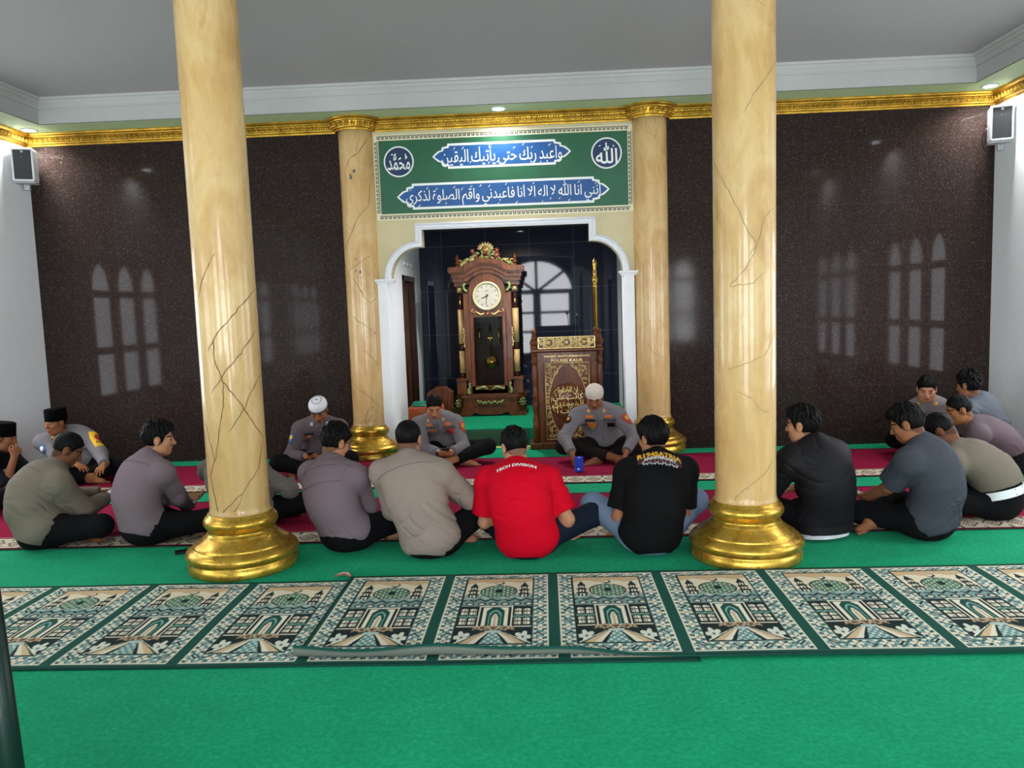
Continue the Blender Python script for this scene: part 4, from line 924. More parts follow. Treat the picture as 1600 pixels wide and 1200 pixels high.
def nets(S, lo, h):
    s = S < 0; nx, ny, nz = S.shape
    cnt = sum(s[a:nx-1+a, b:ny-1+b, c:nz-1+c].astype(np.int8) for a in (0, 1) for b in (0, 1) for c in (0, 1))
    act = (cnt > 0) & (cnt < 8); idx = np.full(act.shape, -1, np.int64); I = np.argwhere(act); idx[act] = np.arange(len(I))
    acc = np.zeros((len(I), 3)); n = np.zeros(len(I))
    cor = [(a, b, c) for a in (0, 1) for b in (0, 1) for c in (0, 1)]; val = {c: S[I[:, 0]+c[0], I[:, 1]+c[1], I[:, 2]+c[2]] for c in cor}
    for c in cor:
        for ax in range(3):
            if c[ax]: continue
            e = list(c); e[ax] = 1; e = tuple(e); a, b = val[c], val[e]; m = (a < 0) != (b < 0)
            t = np.where(m, a/np.where(np.abs(a-b) < 1e-9, 1, a-b), 0)
            for d in range(3): acc[:, d] += np.where(m, c[d]+(t if d == ax else 0), 0)
            n += m
    V = lo+(I+acc/np.maximum(n, 1)[:, None])*h; Q = []
    for ax in range(3):
        u, w = [(1, 2), (2, 0), (0, 1)][ax]; sl0 = [slice(None)]*3; sl1 = [slice(None)]*3; sl0[ax] = slice(0, -1); sl1[ax] = slice(1, None)
        m = s[tuple(sl0)] != s[tuple(sl1)]; E = np.argwhere(m); E = E[(E[:, u] > 0) & (E[:, w] > 0) & (E[:, u] < S.shape[u]-1) & (E[:, w] < S.shape[w]-1)]
        if not len(E): continue
        fl = s[E[:, 0], E[:, 1], E[:, 2]]; q = []
        for du, dw in ((-1, -1), (0, -1), (0, 0), (-1, 0)):
            c = E.copy(); c[:, u] += du; c[:, w] += dw; q.append(idx[c[:, 0], c[:, 1], c[:, 2]])
        q = np.stack(q, 1); q[~fl] = q[~fl][:, ::-1]; Q.append(q[(q >= 0).all(1)])
    return V, np.concatenate(Q)
def sdf_mesh(name, V, Q, mat, tint=None):
    me = bpy.data.meshes.new(name); me.vertices.add(len(V)); me.vertices.foreach_set('co', V.astype(np.float32).reshape(-1)); set_quads(me, Q)
    if tint is not None: set_tint(me, tint)
    me.materials.append(mat); me.update(); return me
def nrm(v): v = np.array(v, float); return v/(np.linalg.norm(v)+1e-9)
def rotz(a): c, s = math.cos(a), math.sin(a); return np.array([[c, -s, 0], [s, c, 0], [0, 0, 1.]])
def frame(f, up): f = nrm(f); s = nrm(np.cross(f, up)); return s, f, np.cross(s, f)     # right, forward, up
def ik(a, c, l1, l2, hint):
    a, c = np.array(a, float), np.array(c, float); d = c-a; L = np.linalg.norm(d)
    if L > (l1+l2)*.985: c = a+d/L*(l1+l2)*.985; d = c-a; L = np.linalg.norm(d)
    t = d/L; x = (l1*l1-l2*l2+L*L)/(2*L); hgt = math.sqrt(max(l1*l1-x*x, 0)); hv = np.array(hint, float); hv = hv-t*(hv@t)
    return a+t*x+nrm(hv)*hgt, c

def folds(seed, amp, T, dirs):
    """cloth folds: a few warped sine ridges along given directions"""
    rng = np.random.default_rng(seed); ws = []
    for d in dirs:
        d = nrm(d); e = nrm(np.cross(d, rng.normal(size=3))); ws.append((d.astype(np.float32), e.astype(np.float32), rng.uniform(.7, 1.3)))
    ph = rng.uniform(0, 6.3, 12)
    def fn(p):
        w = np.sin(p@_v((9, 4, 7))+ph[0])+.6*np.sin(p@_v((-5, 13, 6))+ph[1])+.5*np.sin(p@_v((15, -9, 17))+ph[8]); out = 0
        m = .45+.55*np.sin(p@_v((6, -7, 5))+ph[2])*np.sin(p@_v((-4, 5, 8))+ph[3])
        for i, (d, e, s) in enumerate(ws):
            r = np.sin(p@d*34*s+w*1.5+np.sin(p@e*13+ph[4+i])*1.2); out = out+(.45*r-1.5*np.clip(1-np.abs(r)*1.5, 0, 1)**2)*np.clip(.35+.8*np.sin(p@e*11+ph[7-i]+w*.7), 0, 1)
        return -amp*m*np.clip(out, -1.1, .8)
    return fn

SKIN = attr_mat('skin', .6, .08, 350, .15); 
_cloth = {}
def cloth_mat(name, color, rough=.85, scale=900, var=.10, sheen=0.0):
    if name in _cloth: return _cloth[name]
    t = NT(name); c = lin(color); v = t.coord(); f = t.noise(v, scale, 2); g = t.noise(v, 7, 3)
    col = t.ramp(f, ((.3, tuple(x*(1-var) for x in c)), (.7, tuple(min(1, x*(1+var)) for x in c))))
    col = t.mix(t.ramp(g, ((.35, 0.0), (.75, .3))), col, tuple(x*.9 for x in c))
    t.set(col, rough, 0, .12, None, sheen); n = t.bump(f, .15, .002); t.bump(t.noise(t.coord((1, 1, .5)), 22, 4, .55, .6), .22, .012, n)
    _cloth[name] = t.m; return t.m
def m_hair():
    t = NT('black_hair'); v = t.coord((1, 1, .25)); f = t.noise(v, 220, 3)
    t.set(t.ramp(f, ((.3, lin('#040404')), (.75, lin('#0f0d0d')))), .55, 0, .10); t.bump(f, .5, .003); return t.m
HAIR = m_hair()

def hand_prims(w, f, n, side, curl, spread=.0, thumb=.6, sc=1.0):
    """w wrist, f pointing direction, n palm normal (palm faces n), side +1 when the thumb lies towards f x n"""
    f = nrm(f); n = nrm(np.array(n)-f*(np.array(n)@f)); s = np.cross(f, n)*side; P = []
    ks = (.030, .010, -.010, -.028); ls = (.068, .078, .072, .056)
    kn = [w+f*(.088-.006*abs(i-1))*sc+s*k*sc for i, k in enumerate(ks)]
    for k in kn: P.append(cap(w+f*.012, k-f*.008, .017*sc, .0125*sc, .012))
    for i, (k, L) in enumerate(zip(kn, ls)):
        d = nrm(f+s*spread*(1.5-i)*.35); p = k; a = 0
        for j, (q, r) in enumerate(((.44, .0088), (.32, .0082), (.24, .0074))):
            a += (curl[i] if isinstance(curl, (list, tuple)) else curl)*(.75, 1.0, .8)[j]; dd = d*math.cos(a)+n*math.sin(a)
            e = p+dd*L*q*sc; P.append(cap(p, e, r*sc, r*.93*sc, .0045)); p = e
    b = w+f*.024*sc+s*.020*sc; d1 = nrm(f*.72+s*.62+n*.35*thumb); e1 = b+d1*.045*sc; d2 = nrm(f*.9+s*(.35-.5*thumb)+n*.6*thumb)
    P += [cap(w+f*.015, b, .016*sc, .014*sc, .012), cap(b, e1, .0135*sc, .0105*sc, .008), cap(e1, e1+d2*.032*sc, .0102*sc, .0082*sc, .004)]
    return P
def foot_prims(a, f, up, sc=1.0):
    s, f, u = frame(f, up); P = [cap(a, a-u*.028*sc-f*.028*sc, .034*sc, .030*sc, .02), cap(a-u*.010*sc, a+f*.10*sc-u*.034*sc, .033*sc, .024*sc, .03), cap(a-u*.030*sc-f*.03*sc, a+f*.115*sc-u*.038*sc, .028*sc, .025*sc, .02)]
    for i in range(5):
        b = a+f*(.125-.006*i)*sc-u*.040*sc+s*(-.028+.014*i)*sc; P.append(cap(b-f*.03*sc, b+f*(.028-.003*i)*sc, .013*sc if i == 0 else .0105*sc, .0115*sc if i == 0 else .0085*sc, .007))
    return P
def head_prims(c, R, fat=1.0):
    """R columns: right, forward, up"""
    def W(p): return np.array(c)+R@np.array(p)
    E = lambda p, r, k=.03, s=1: ell(W(p), r, R, k, s)
    f = fat; P = [E((0, -.012, .030), (.074, .092, .084)), E((0, .018, -.038), (.062*f, .068, .080), .035), E((0, .040, -.090), (.036*f, .038, .026), .03)]
    for x in (-1, 1): P += [E((x*.040, .056, -.022), (.024*f, .024, .022), .025), E((x*.046*f, .018, -.070), (.020*f, .034, .026), .03)]
    P += [cap(W((-.034, .076, .020)), W((.034, .076, .020)), .0115, .0115, .014)]
    for x in (-1, 1): P.append(E((x*.031, .098, -.001), (.019, .016, .012), .014, -1))
    for x in (-1, 1): P.append(E((x*.031, .076, -.001), (.0145, .0125, .0115), .004))
    P += [cap(W((0, .084, .010)), W((0, .103, -.030)), .0080, .0125, .012)]
    for x in (-1, 1): P.append(E((x*.0135, .091, -.034), (.0095, .0105, .0085), .007))
    P += [cap(W((-.017, .083, -.060)), W((.017, .083, -.060)), .0072, .0072, .007), cap(W((-.015, .082, -.071)), W((.015, .082, -.071)), .0078, .0078, .006)]
    for x in (-1, 1):
        P.append(ell(W((x*.079, -.008, -.006)), (.009, .019, .033), R@np.array(rotz(x*-.35)), .008)); P.append(ell(W((x*.089, -.003, -.004)), (.006, .010, .018), R, .006, -1))
    return P
def face_tint(V, c, R, skin, hairline=True, tash=False, stubble=0.0):
    """skin pigment per vertex: brows, eyes, lips and the shaved scalp under the hair"""
    q = (V-np.array(c))@R; x, y, z = q.T; ax = np.abs(x); base = np.array(lin(skin), np.float32); col = np.tile(base, (len(V), 1)); front = y > .045
    def put(m, h, a=1.0): col[m] = col[m]*(1-a)+np.array(lin(h), np.float32)*a
    near = (np.abs(z) < .16) & (ax < .12)
    put(near & front & (np.hypot((ax-.004)/.05, (z+.055)/.05) < 1) & (y > .05), '#8a5a44', .12)
    put(near & front & (((ax-.034)/.024)**2+((z-.0235-.10*(.034-ax))/.0062)**2 < 1), '#120c0a', .92)
    put(near & front & (((ax-.031)/.0165)**2+((z+.001)/.0062)**2 < 1), '#20130f', .95); put(near & front & (((ax-.031)/.0115)**2+((z+.0035)/.0032)**2 < 1) & (np.abs(ax-.031) > .005), '#cfc4ba', .6)
    put(near & front & ((x/.026)**2+((z+.066)/.0125)**2 < 1) & (y > .06), '#7d4038', .65); put(near & front & (ax < .023) & (np.abs(z+.0655) < .0026) & (y > .06), '#3a1a16', .8)
    put(near & front & (np.hypot((ax-.010)/.005, (z+.041)/.004) < 1) & (y > .085), '#3b211a', .7)
    if tash: put(near & front & ((x/.030)**2+((z+.0475)/.0085)**2 < 1) & (y > .06), '#171211', .9)
    if stubble: put(near & (y > .0) & (z < -.06) & (z > -.125), '#2d211d', stubble)
    if hairline: put(near & (z > hair_bound(y)-.007) & (np.hypot(x, y) < .2) & (z > -.105) & ~((ax > .070) & (y > -.035) & (y < .02) & (z < .03)), '#1a1210', .6)
    return col
def hair_bound(y): return np.interp(y, [-.11, -.075, -.045, -.02, .005, .03, .045, .062, .072, .1], [-.088, -.082, -.062, -.036, -.030, -.016, .030, .045, .058, .066]).astype(np.float32)
def hair_mesh(c, R, style, seed, capcut=False):
    c = np.array(c); rng = np.random.default_rng(seed); top, side, spike, fringe = style
    W = lambda p: c+R@np.array(p)
    P = [ell(W((0, -.016, .028)), (.075+side, .092+side*1.1, .083+top*.5), R), ell(W((0, -.008, .050)), (.066+side*.6+top*.25, .084+top*.35, .066+top), R, .02)]
    if fringe: P.append(ell(W((0, .066, .082)), (.050, .030, .024+fringe), R, .03))
    Rf = R.astype(np.float32); cf = c.astype(np.float32); ph = rng.uniform(0, 6, 6)
    def post(p, d):
        q = (p-cf)@Rf; y = q[:, 1]; z = q[:, 2]; x = q[:, 0]
        a = np.arctan2(x, y+.02)
        n = np.sin(a*19+ph[0]+np.sin(z*60+ph[1])*1.6)*np.sin(z*55+ph[2]+np.sin(x*70)*1.4)+.6*np.sin(x*150+ph[3]+np.sin(y*80)*1.3)*np.sin(y*110+ph[4])
        d = d-spike*1.7*(n+.9*np.sin(a*9+ph[5]+z*30)*np.sin(y*42+ph[3]+x*25))*np.clip((z+.03)/.08, .2, 1)
        if capcut: d = np.maximum(d, z-.045)
        bound = hair_bound(y)+.004*np.sin(a*37+ph[5])
        earcut = np.sqrt(((np.abs(x)-.08)/.02)**2+((y+.004)/.026)**2+((z+.004)/.034)**2)-1
        return np.maximum(np.maximum(d, (bound-z)*.8), -earcut*.02)
    g = Group(P, post=post); V, Q = polygonize([g], .0052, floor=-9)
    return V, Q

def torso_curve(P, N, bow, back, n=5):
    P, N = np.array(P), np.array(N); m = (P+N)/2+np.array(back)*bow; return lambda t: (1-t)**2*P+2*t*(1-t)*m+t*t*N
def project(groups, P, d, dist=.4, lift=.003):
    """march from points P along d onto the cloth surface, return lifted hit points"""
    P = np.array(P, np.float32); d = _v(d); t = np.zeros(len(P), np.float32); al = [g.p for g in groups]
    for _ in range(40):
        q = P+d*t[:, None]; e = field_eval(groups, al, q); t = np.clip(t+e*.85, 0, dist)
    return P+d*(t-lift)[:, None]

class Person:
    def __init__(s, name_label, loc, psi, head, az, pitch, shirt, **kw):
        g = lambda k, d: kw.get(k, d)
        s.kw = kw; s.loc = np.array([*loc, 0.]); s.psi = psi; a = math.radians(psi); s.W2L = rotz(a)      # world -> local (facing +y)
        L = lambda w: s.W2L@(np.array(w)-s.loc); s.L = L
        fat = g('fat', 1.0); s.fat = fat; hs = g('hs', 1.0)
        s.H = L(head); az = math.radians(az-psi); hp = math.radians(pitch); roll = math.radians(g('roll', 0))
        f = np.array([math.sin(az)*math.cos(hp), math.cos(az)*math.cos(hp), -math.sin(hp)]); r = np.array([math.cos(az), -math.sin(az), 0]); u = np.cross(r, f)
        s.HR = np.stack([math.cos(roll)*r+math.sin(roll)*u, f, math.cos(roll)*u-math.sin(roll)*r], 1)
        # spine
        Pv = np.array([0, 0, .125]); lean = np.array([s.H[0], s.H[1], 0]); ld = np.linalg.norm(lean)
        N = s.H-np.array([0, 0, .128])-np.array([0, .030, 0])-(f*np.array([1, 1, 0]))*.028-lean*.10; s.N = N
        bow = g('bow', None); LL = np.linalg.norm(N-Pv)
        if bow is None: bow = math.sqrt(max(.0, .53**2-LL**2))*.55
        cur = torso_curve(Pv, N, bow*1.3, (0, -1, .15)); tw = math.radians(g('twist', 0)); sd = rotz(-tw)@np.array([1, 0, g('tilt', 0.)]); sd = nrm(sd)
        U = cur(.90); s.sd = sd; sw = g('sw', .185)*(.5+.5*fat); fw = nrm(np.cross([0, 0, 1], sd)); drop = g('drop', .035)
        s.sh = {k: U+sd*q*sw+fw*g('fwd', .03)-np.array([0, 0, drop]) for k, q in (('R', 1), ('L', -1))}; s.cur = cur; s.fw = fw
        s.T = []
        for t, rx, ry, rz in ((.02, .178, .135, .125), (.32, .158, .120, .15), (.60, .172, .118, .15), (.82, .168, .095, .11)):
            p = cur(t); tn = nrm(cur(min(t+.05, 1))-cur(max(t-.05, 0))); r_ = nrm(sd*t+np.array([1, 0, 0])*(1-t)); r_ = nrm(r_-tn*(r_@tn)); fy = np.cross(tn, r_); s.T.append((p, (rx*fat, ry*fat**1.3, rz), np.stack([r_, fy, tn], 1)))
        # arms
        s.arm = {}
        for k, q in (('R', 1), ('L', -1)):
            w = g('hand'+k, (q*.09, .33, .25)); hint = g('elb'+k, (q*.9, -.5, -.8)); e, w = ik(s.sh[k], w, .275, .245, hint); s.arm[k] = (s.sh[k], e, w)
        # legs
        s.leg = {}
        for k, q in (('R', 1), ('L', -1)):
            hip = np.array([q*.095, .03, .12]); knee = np.array(g('knee'+k, (q*.34, .27, .15))); ank = np.array(g('ank'+k, (-q*.10, .27+(.05 if q > 0 else -.02), .075))); s.leg[k] = (hip, knee, ank, g('toe'+k, (-q*1.0, .35, -.1)))
        s.build(name_label, shirt)
    def torso_prims(s, inf, k=.07, lower=True):
        P = [ell(p, tuple(r+inf for r in rr), R, k) for p, rr, R in (s.T if lower else s.T[1:])]
        tn = s.N-np.array([0, 0, .0])
        for q in ('R', 'L'):
            P.append(cap(s.cur(.86), s.sh[q]-np.array([0, 0, .005]), .075+inf*.6, .062+inf, .06)); P.append(cap(s.N+np.array([0, -.012, .025]), s.sh[q]+np.array([0, 0, .008]), .040+inf*.5, .044+inf*.6, .05))
        return P
    def build(s, label, shirt):
        kw = s.kw; g = lambda k, d: kw.get(k, d); skin = g('skin', '#96623f'); seed = g('seed', 1); hb = g('res', 1.0); Z3 = np.array([0, 0, 1.])
        rz = -math.radians(s.psi)
        # --- body
        P = [ell(p, tuple(r*.86 for r in rr), R, .06) for p, rr, R in s.T]+[cap(s.N+np.array([0, -.015, -.02]), s.H+s.HR@np.array((0, -.028, -.050)), .058*s.fat**.5, .052*s.fat**.5, .03)]
        for q in ('R', 'L'):
            a, e, w = s.arm[q]; P += [cap(s.cur(.86), a, .055, .05, .05), cap(a, e, .050, .040, .03), cap(e, w, .040, .027, .02)]
            hip, kn, an, toe = s.leg[q]; P += [cap(hip, kn, .075, .054, .05), cap(kn, an, .052, .036, .03)]
            if g('feet', True): P += foot_prims(an, toe, g('footup'+q, (0, -.2, 1)))
        body = [Group(P), Group(head_prims(s.H, s.HR, g('face', 1.0)), k=.02)]
        for q in ('R', 'L'):
            a, e, w = s.arm[q]; qs = 1 if q == 'R' else -1; fa = nrm(w-e); f = g('pt'+q, fa*.6+np.array([-qs*.45, .35, -.15])); n = g('palm'+q, (-qs*.5, .1, .7)); s.__dict__['hd'+q] = (nrm(f), nrm(n))
            body.append(Group(hand_prims(w, f, n, qs, g('curl'+q, .55), g('spread', .3), g('th', .6)), k=.012))
        V, Q = polygonize(body, .0056*hb)
        tint = face_tint(V, s.H, s.HR, skin, g('hair', True) is not None, g('tash', False), g('stubble', .0))
        me = sdf_mesh('person', V, Q, SKIN, tint); o = link('person', me, None, tuple(s.loc), rz); tag(o, label, 'person'); s.o = o
        # --- shirt
        inf = g('inf', .016); fold = folds(seed, g('famp', .0060), None, ((.25, .1, 1), (.8, .2, .7), (-.7, .3, .8)))
        hem = g('hem', .19); tilt = g('hemtilt', (0, .35, 1)); hn = nrm(tilt); T = Group(s.torso_prims(inf, .07, hem < .22), cuts=[(-hn.astype(np.float32), float(-hem*hn[2]))], k=.03)
        cl = [T]; sl = g('sleeve', 'long')
        for q in ('R', 'L'):
            a, e, w = s.arm[q]
            if sl == 'long':
                t = w-nrm(w-e)*.018; pr = [cap(a, e, .058+inf, .050+inf*.9, .04), cap(e, t+nrm(w-e)*.06, .050+inf*.9, .032+inf*.7, .03)]; cut = [(nrm(w-e).astype(np.float32), float(nrm(w-e)@t))]
                cl.append(Group([pr[0]], k=.045)); cl.append(Group([cap(e-nrm(w-e)*.004, t+nrm(w-e)*.06, .050+inf*.9, .032+inf*.7, .03)], cuts=cut, k=.03))
            else:
                d = nrm(e-a); t = a+d*.275*g('slv', .72); cl.append(Group([cap(a, e, .062+inf, .064+inf, .04)], cuts=[(d.astype(np.float32), float(d@t))], k=.035))
        nk = nrm(s.H+s.HR@np.array((0, -.028, -.05))-s.N); ch = g('collar', .040)
        if ch:
            c0 = s.N-nk*.015+np.array([0, -.012, 0]); cl.append(Group([cap(c0, c0+nk*(ch+.1), .074*s.fat**.5, .069*s.fat**.5)], cuts=[(nk.astype(np.float32), float(nk@(c0+nk*(ch+.022))))], k=.007))
        V, Q = polygonize(cl, .0075*hb, .006, fold); s.cl = cl
        s.shirt = link(g('shirt_name', 'shirt'), sdf_mesh('shirt', V, Q, shirt), o)
        # --- trousers
        inf2 = .016; pp, rr, R = s.T[0]; p1, r1, R1 = s.T[1]; tr = [Group([ell(pp, tuple(r+.012 for r in rr), R), ell((0, .02, .09), (.17*s.fat, .13, .09), None, .05), ell(p1, tuple(r+g('inf', .016)-.014 for r in r1), R1, .07)], cuts=[(_v((0, .25, .97)), g('waist', .25))], k=.04)]
        for q in ('R', 'L'):
            hip, kn, an, toe = s.leg[q]; d = nrm(an-kn); t = an-d*g('cuff', .05)
            tr.append(Group([cap(hip, kn, .088*s.fat**.5+inf2*.4, .060+inf2, .05)], k=.05)); tr.append(Group([cap(kn, t+d*.06, .058+inf2, .044+inf2, .04)], cuts=[(d.astype(np.float32), float(d@t))], k=.035))
        V, Q = polygonize(tr, .0078*hb, .0055, folds(seed+50, .0035, None, ((.6, .5, .6), (-.6, .5, .6), (.1, 1, .2))))
        s.tr = tr; link('trousers', sdf_mesh('trousers', V, Q, g('pants', PANTS)), o)
        # --- hair, caps
        hst = g('hair', (.022, .008, .002, 0))
        if hst is not None:
            V, Q = hair_mesh(s.H, s.HR, (.004, .003, .001, 0) if g('cap', None) else hst, seed, bool(g('cap', None))); link('hair', sdf_mesh('hair', V, Q, HAIR), o)
        cp = g('cap', None)
        if cp: s.cap(cp)
        for fnc in g('extra', ()): fnc(s)
    def hw(s, p): return s.H+s.HR@np.array(p)                # head-local -> person-local
    def cap(s, kind):
        b = MB(); R = Matrix([list(r) for r in s.HR])
        if kind == 'peci': b.lathe([(.083, .020), (.090, .024), (.086, .128), (.080, .134), (.04, .137), (0, .137)], n=40, R=R, sq=1.16); mats = [M('black_velvet', '#050506', .95, bump=.3, bscale=500, spec=.05)]
        else:
            prof = [(.086, .020), (.088, .024), (.088, .060)]+[(.088*math.cos(a), .060+.066*math.sin(a)) for a in np.linspace(.12, PI/2-.02, 10)]+[(0, .126)]
            b.lathe(prof, n=40, R=R, sq=1.14); mats = [M('white_knit', '#d9d8dc', .9, bump=1, bscale=300) if kind == 'white' else M('cream_knit', '#c9beb0', .95, bump=1, bscale=260)]
            if kind == 'white':
                b.lathe([(.0895, .026), (.0895, .048)], n=40, R=R, sq=1.14, mi=1)
                for k in range(24): a = k*PI/12; r = .045; b.ball(R @ Vector((r*math.cos(a), r*1.14*math.sin(a), .118)), .004, 6, 1)
                b.ball(R @ Vector((0, 0, .126)), (.014, .016, .004), 10, 1); mats.append(M('grey_embroidery', '#4e4e56', .9))
            else:
                for z, r in ((.034, .089), (.050, .0895), (.075, .087)): b.tube([R @ Vector((r*math.cos(a), r*1.14*math.sin(a), z)) for a in np.linspace(0, 2*PI, 41)[:-1]], .0018, 5, closed=True)
        b.v = [(p[0]+s.hw((0, -.012, 0))[0], p[1]+s.hw((0, -.012, 0))[1], p[2]+s.hw((0, -.012, 0))[2]) for p in b.v]
        b.build('cap', mats, s.o)
    # decals: thin patches and lettering that lie on the cloth
    def torso_pt(s, t, x, back=True):
        """point outside the torso (t along the spine, x across), direction towards it, across, up"""
        if not back:
            p = s.cur(t-.05); y = np.array([0, 1., 0]); return p+y*.42+np.array([0, 0, .03])+s.sd*x, np.array([0, -1., -.08]), -s.sd, np.array([0, 0, 1.])
        p = s.cur(t); tn = nrm(s.cur(min(t+.04, 1))-s.cur(max(t-.04, 0))); r = nrm(s.sd-tn*(s.sd@tn)); fy = np.cross(tn, r); d = fy if back else -fy
        return p-d*.32+r*x, d, (r if back else -r), tn
    def patch(s, name, mat, t, x, w, h, back=False, th=.002, arm=None, shape=None, at_=None, lift=.0015):
        O, d, r, u = at_ if at_ is not None else s.torso_pt(t, x, back)
        n = 7; a = np.linspace(-.5, .5, n); A, B = np.meshgrid(a, a, indexing='ij'); 
        if shape == 'round': rr = np.maximum(np.abs(A), np.abs(B)); l2 = np.hypot(A, B)+1e-9; A, B = A/l2*rr, B/l2*rr
        if shape == 'shield': A = A*np.where(B < 0, 1+B*1.1, 1)
        G = O+A.reshape(-1, 1)*w*r+B.reshape(-1, 1)*h*u; H = project(s.cl, G, d, .6, lift+th)
        V = H.reshape(n, n, 3); K = V+d*(th+lift+.001); W_ = np.concatenate([K[:1], V, K[-1:]], 0); first = np.concatenate([K[:1, :1], K[:, :1], K[-1:, :1]], 0); last = np.concatenate([K[:1, -1:], K[:, -1:], K[-1:, -1:]], 0)
        return link(name, grid_mesh(name, np.concatenate([first, W_, last], 1), None, mat), s.shirt)
    def lettering(s, name, text, mat, t, x, w, h, back=True, arch=0.0, bold=.01, parent=None, lift=.003, at_=None):
        O, d, r, u = at_ if at_ is not None else s.torso_pt(t, x, back); v, f, _ = text2d(text, bold)
        vv = np.array(v); G = O+vv[:, :1]*w*r+(vv[:, 1:]*h+arch*(1-4*vv[:, :1]**2))*u; H = project(s.cl, G, d, .6, lift)
        b = MB(); b.add(H, f); return b.build(name, mat, parent or s.shirt)
    def arm_at(s, q, t, out=1, tw=0.0):
        """frame on the outside of a sleeve"""
        a, e, w = s.arm[q]; p = a+(e-a)*t; u = nrm(a-e); o_ = np.array([1 if q == 'R' else -1, tw, .15]); o_ = nrm(o_-u*(o_@u)); return p+o_*.25, -o_, np.cross(u, o_), u
PANTS = cloth_mat('black_trouser_cloth', '#0d0d10', .9)

# ---------------------------------------------------------------- the men sitting in a ring on the carpets
def hd(u, v, y): return tuple(at(u, v, y=y))
TAN, TAN2 = cloth_mat('tan_uniform', '#70675c'), cloth_mat('light_tan_uniform', '#8c7e75')
MAUVE3 = cloth_mat('deep_mauve_uniform', '#5c4f54')
MAUVE, MAUVE2, GREYU = cloth_mat('mauve_uniform', '#73646b'), cloth_mat('dark_mauve_uniform', '#5d5156'), cloth_mat('grey_uniform', '#6f6a6e')
GREYD, GREYT = cloth_mat('dim_grey_uniform', '#6a655f'), cloth_mat('warm_grey_uniform', '#77706f')
RED, BLACKT, JACKET, POLO, JEANS, NAVYP = cloth_mat('red_cotton', '#c4001f', .8, 900, .06), cloth_mat('black_cotton', '#0b0b0d'), cloth_mat('black_jacket_cloth', '#17161a', .6), cloth_mat('slate_grey_cotton', '#3b3f47'), cloth_mat('faded_blue_denim', '#6b7d96', .9, 600, .2), cloth_mat('navy_denim', '#151d2c')
BROWNP, STEEL, DARKSH = cloth_mat('dark_brown_trouser_cloth', '#1b1513'), cloth_mat('steel_grey_cotton', '#52575d'), cloth_mat('dark_patterned_shirt', '#15151b', .85, 120, .6)
GOLDT, WHITET, BLKT, REDT, YELT = M('gold_thread', '#c08a2c', .5, .3), M('white_thread', '#e6e6e6', .7), M('black_thread', '#101012', .8), M('red_thread', '#9c2a22', .7), M('yellow_cloth_badge', '#dcae1c', .7)
ORT, BLUET, SILV = M('orange_thread', '#c4682a', .6), M('blue_badge', '#20406e', .6), M('silver_thread', '#aeb0b6', .5, .3)

def rank_tabs(mat):
    def fn(s):
        for q in (-1, 1):
            p = s.N+np.array([0, .03, -.03])+s.sd*q*.075; s.patch('collar_tab', mat, 0, 0, .026, .036, at_=(p+np.array([0, .3, .05]), nrm((0, -1, -.12)), -s.sd, np.array([0, 0, 1.])))
    return fn
def chest(t, x, w, h, mat, name='chest_badge', shape=None): return lambda s: s.patch(name, mat, t, x, w, h, shape=shape)
def chest_text(t, x, w, h, txt, mat=None): return lambda s: s.lettering('name_lettering', txt, mat or BLKT, t, x, w, h, back=False)
def sleeve(q, t, w, h, mat, shape='shield', tw=.0, inner=None, txt=None):
    def fn(s):
        p = s.patch('sleeve_badge', mat, 0, 0, w, h, arm=q, shape=shape, at_=s.arm_at(q, t, 1, tw))
        if inner is not None: O, d, r, u = s.arm_at(q, t, 1, tw); s.patch('badge_emblem', inner, 0, 0, w*.55, h*.45, shape='round', at_=(O+u*h*.12, d, r, u), lift=.004)
        if txt: O, d, r, u = s.arm_at(q, t, 1, tw); s.lettering('badge_lettering', txt, BLKT, 0, 0, w*.85, h*.18, lift=.0065, at_=(O-u*h*.22, d, r, u))
    return fn
def sleeve_strokes(s):
    b = MB(); O, d, r, u = s.arm_at('L', .45, 1, .75)
    for k in range(6):
        x = -.04+.016*k; b.add(project(s.cl, [O+r*(x+p)+u*q for p, q in ((-.004, -.062), (.004, -.062), (.008, -.030), (.0, -.030))], d, .6, .006), [(0, 1, 2, 3)])
    b.add(project(s.cl, [O+r*p+u*q for p, q in ((-.05, -.088), (.05, -.088), (.05, -.080), (-.05, -.080))], d, .6, .006), [(0, 1, 2, 3)]); b.build('badge_stripes', BLKT, s.shirt)
def watch(q, mat):
    def fn(s):
        a, e, w = s.arm[q]; d = nrm(w-e); c = w-d*.005; u = nrm(np.cross(d, [0, 1., .2])); v = np.cross(d, u); b = MB()
        b.tube([tuple(c+(u*math.cos(k)+v*math.sin(k))*.033) for k in np.linspace(0, 2*PI, 25)[:-1]], .007, 6, closed=True); o = b.build('wristwatch', 'black', s.o)
        b = MB(); n = nrm(-v*.4+np.array([0, .8, .7])); n = nrm(n-d*(n@d)); b.ball(tuple(c+n*.036), .017, 10); b.build('watch_face', mat, o)
    return fn
def yoke(t, w=.36):
    """seam line across the upper back"""
    def fn(s):
        O, d, r, u = s.torso_pt(t, 0, True); a = np.linspace(-.5, .5, 40); G = O+a[:, None]*w*r-(a[:, None]**2)*.03*u; H = project(s.cl, G, d, .6, .0008); b = MB(); b.tube([tuple(p) for p in H], .0016, 5); b.build('seam', MAT['crack'] if False else M('seam_thread', '#4c4446', .9), s.shirt)
    return fn
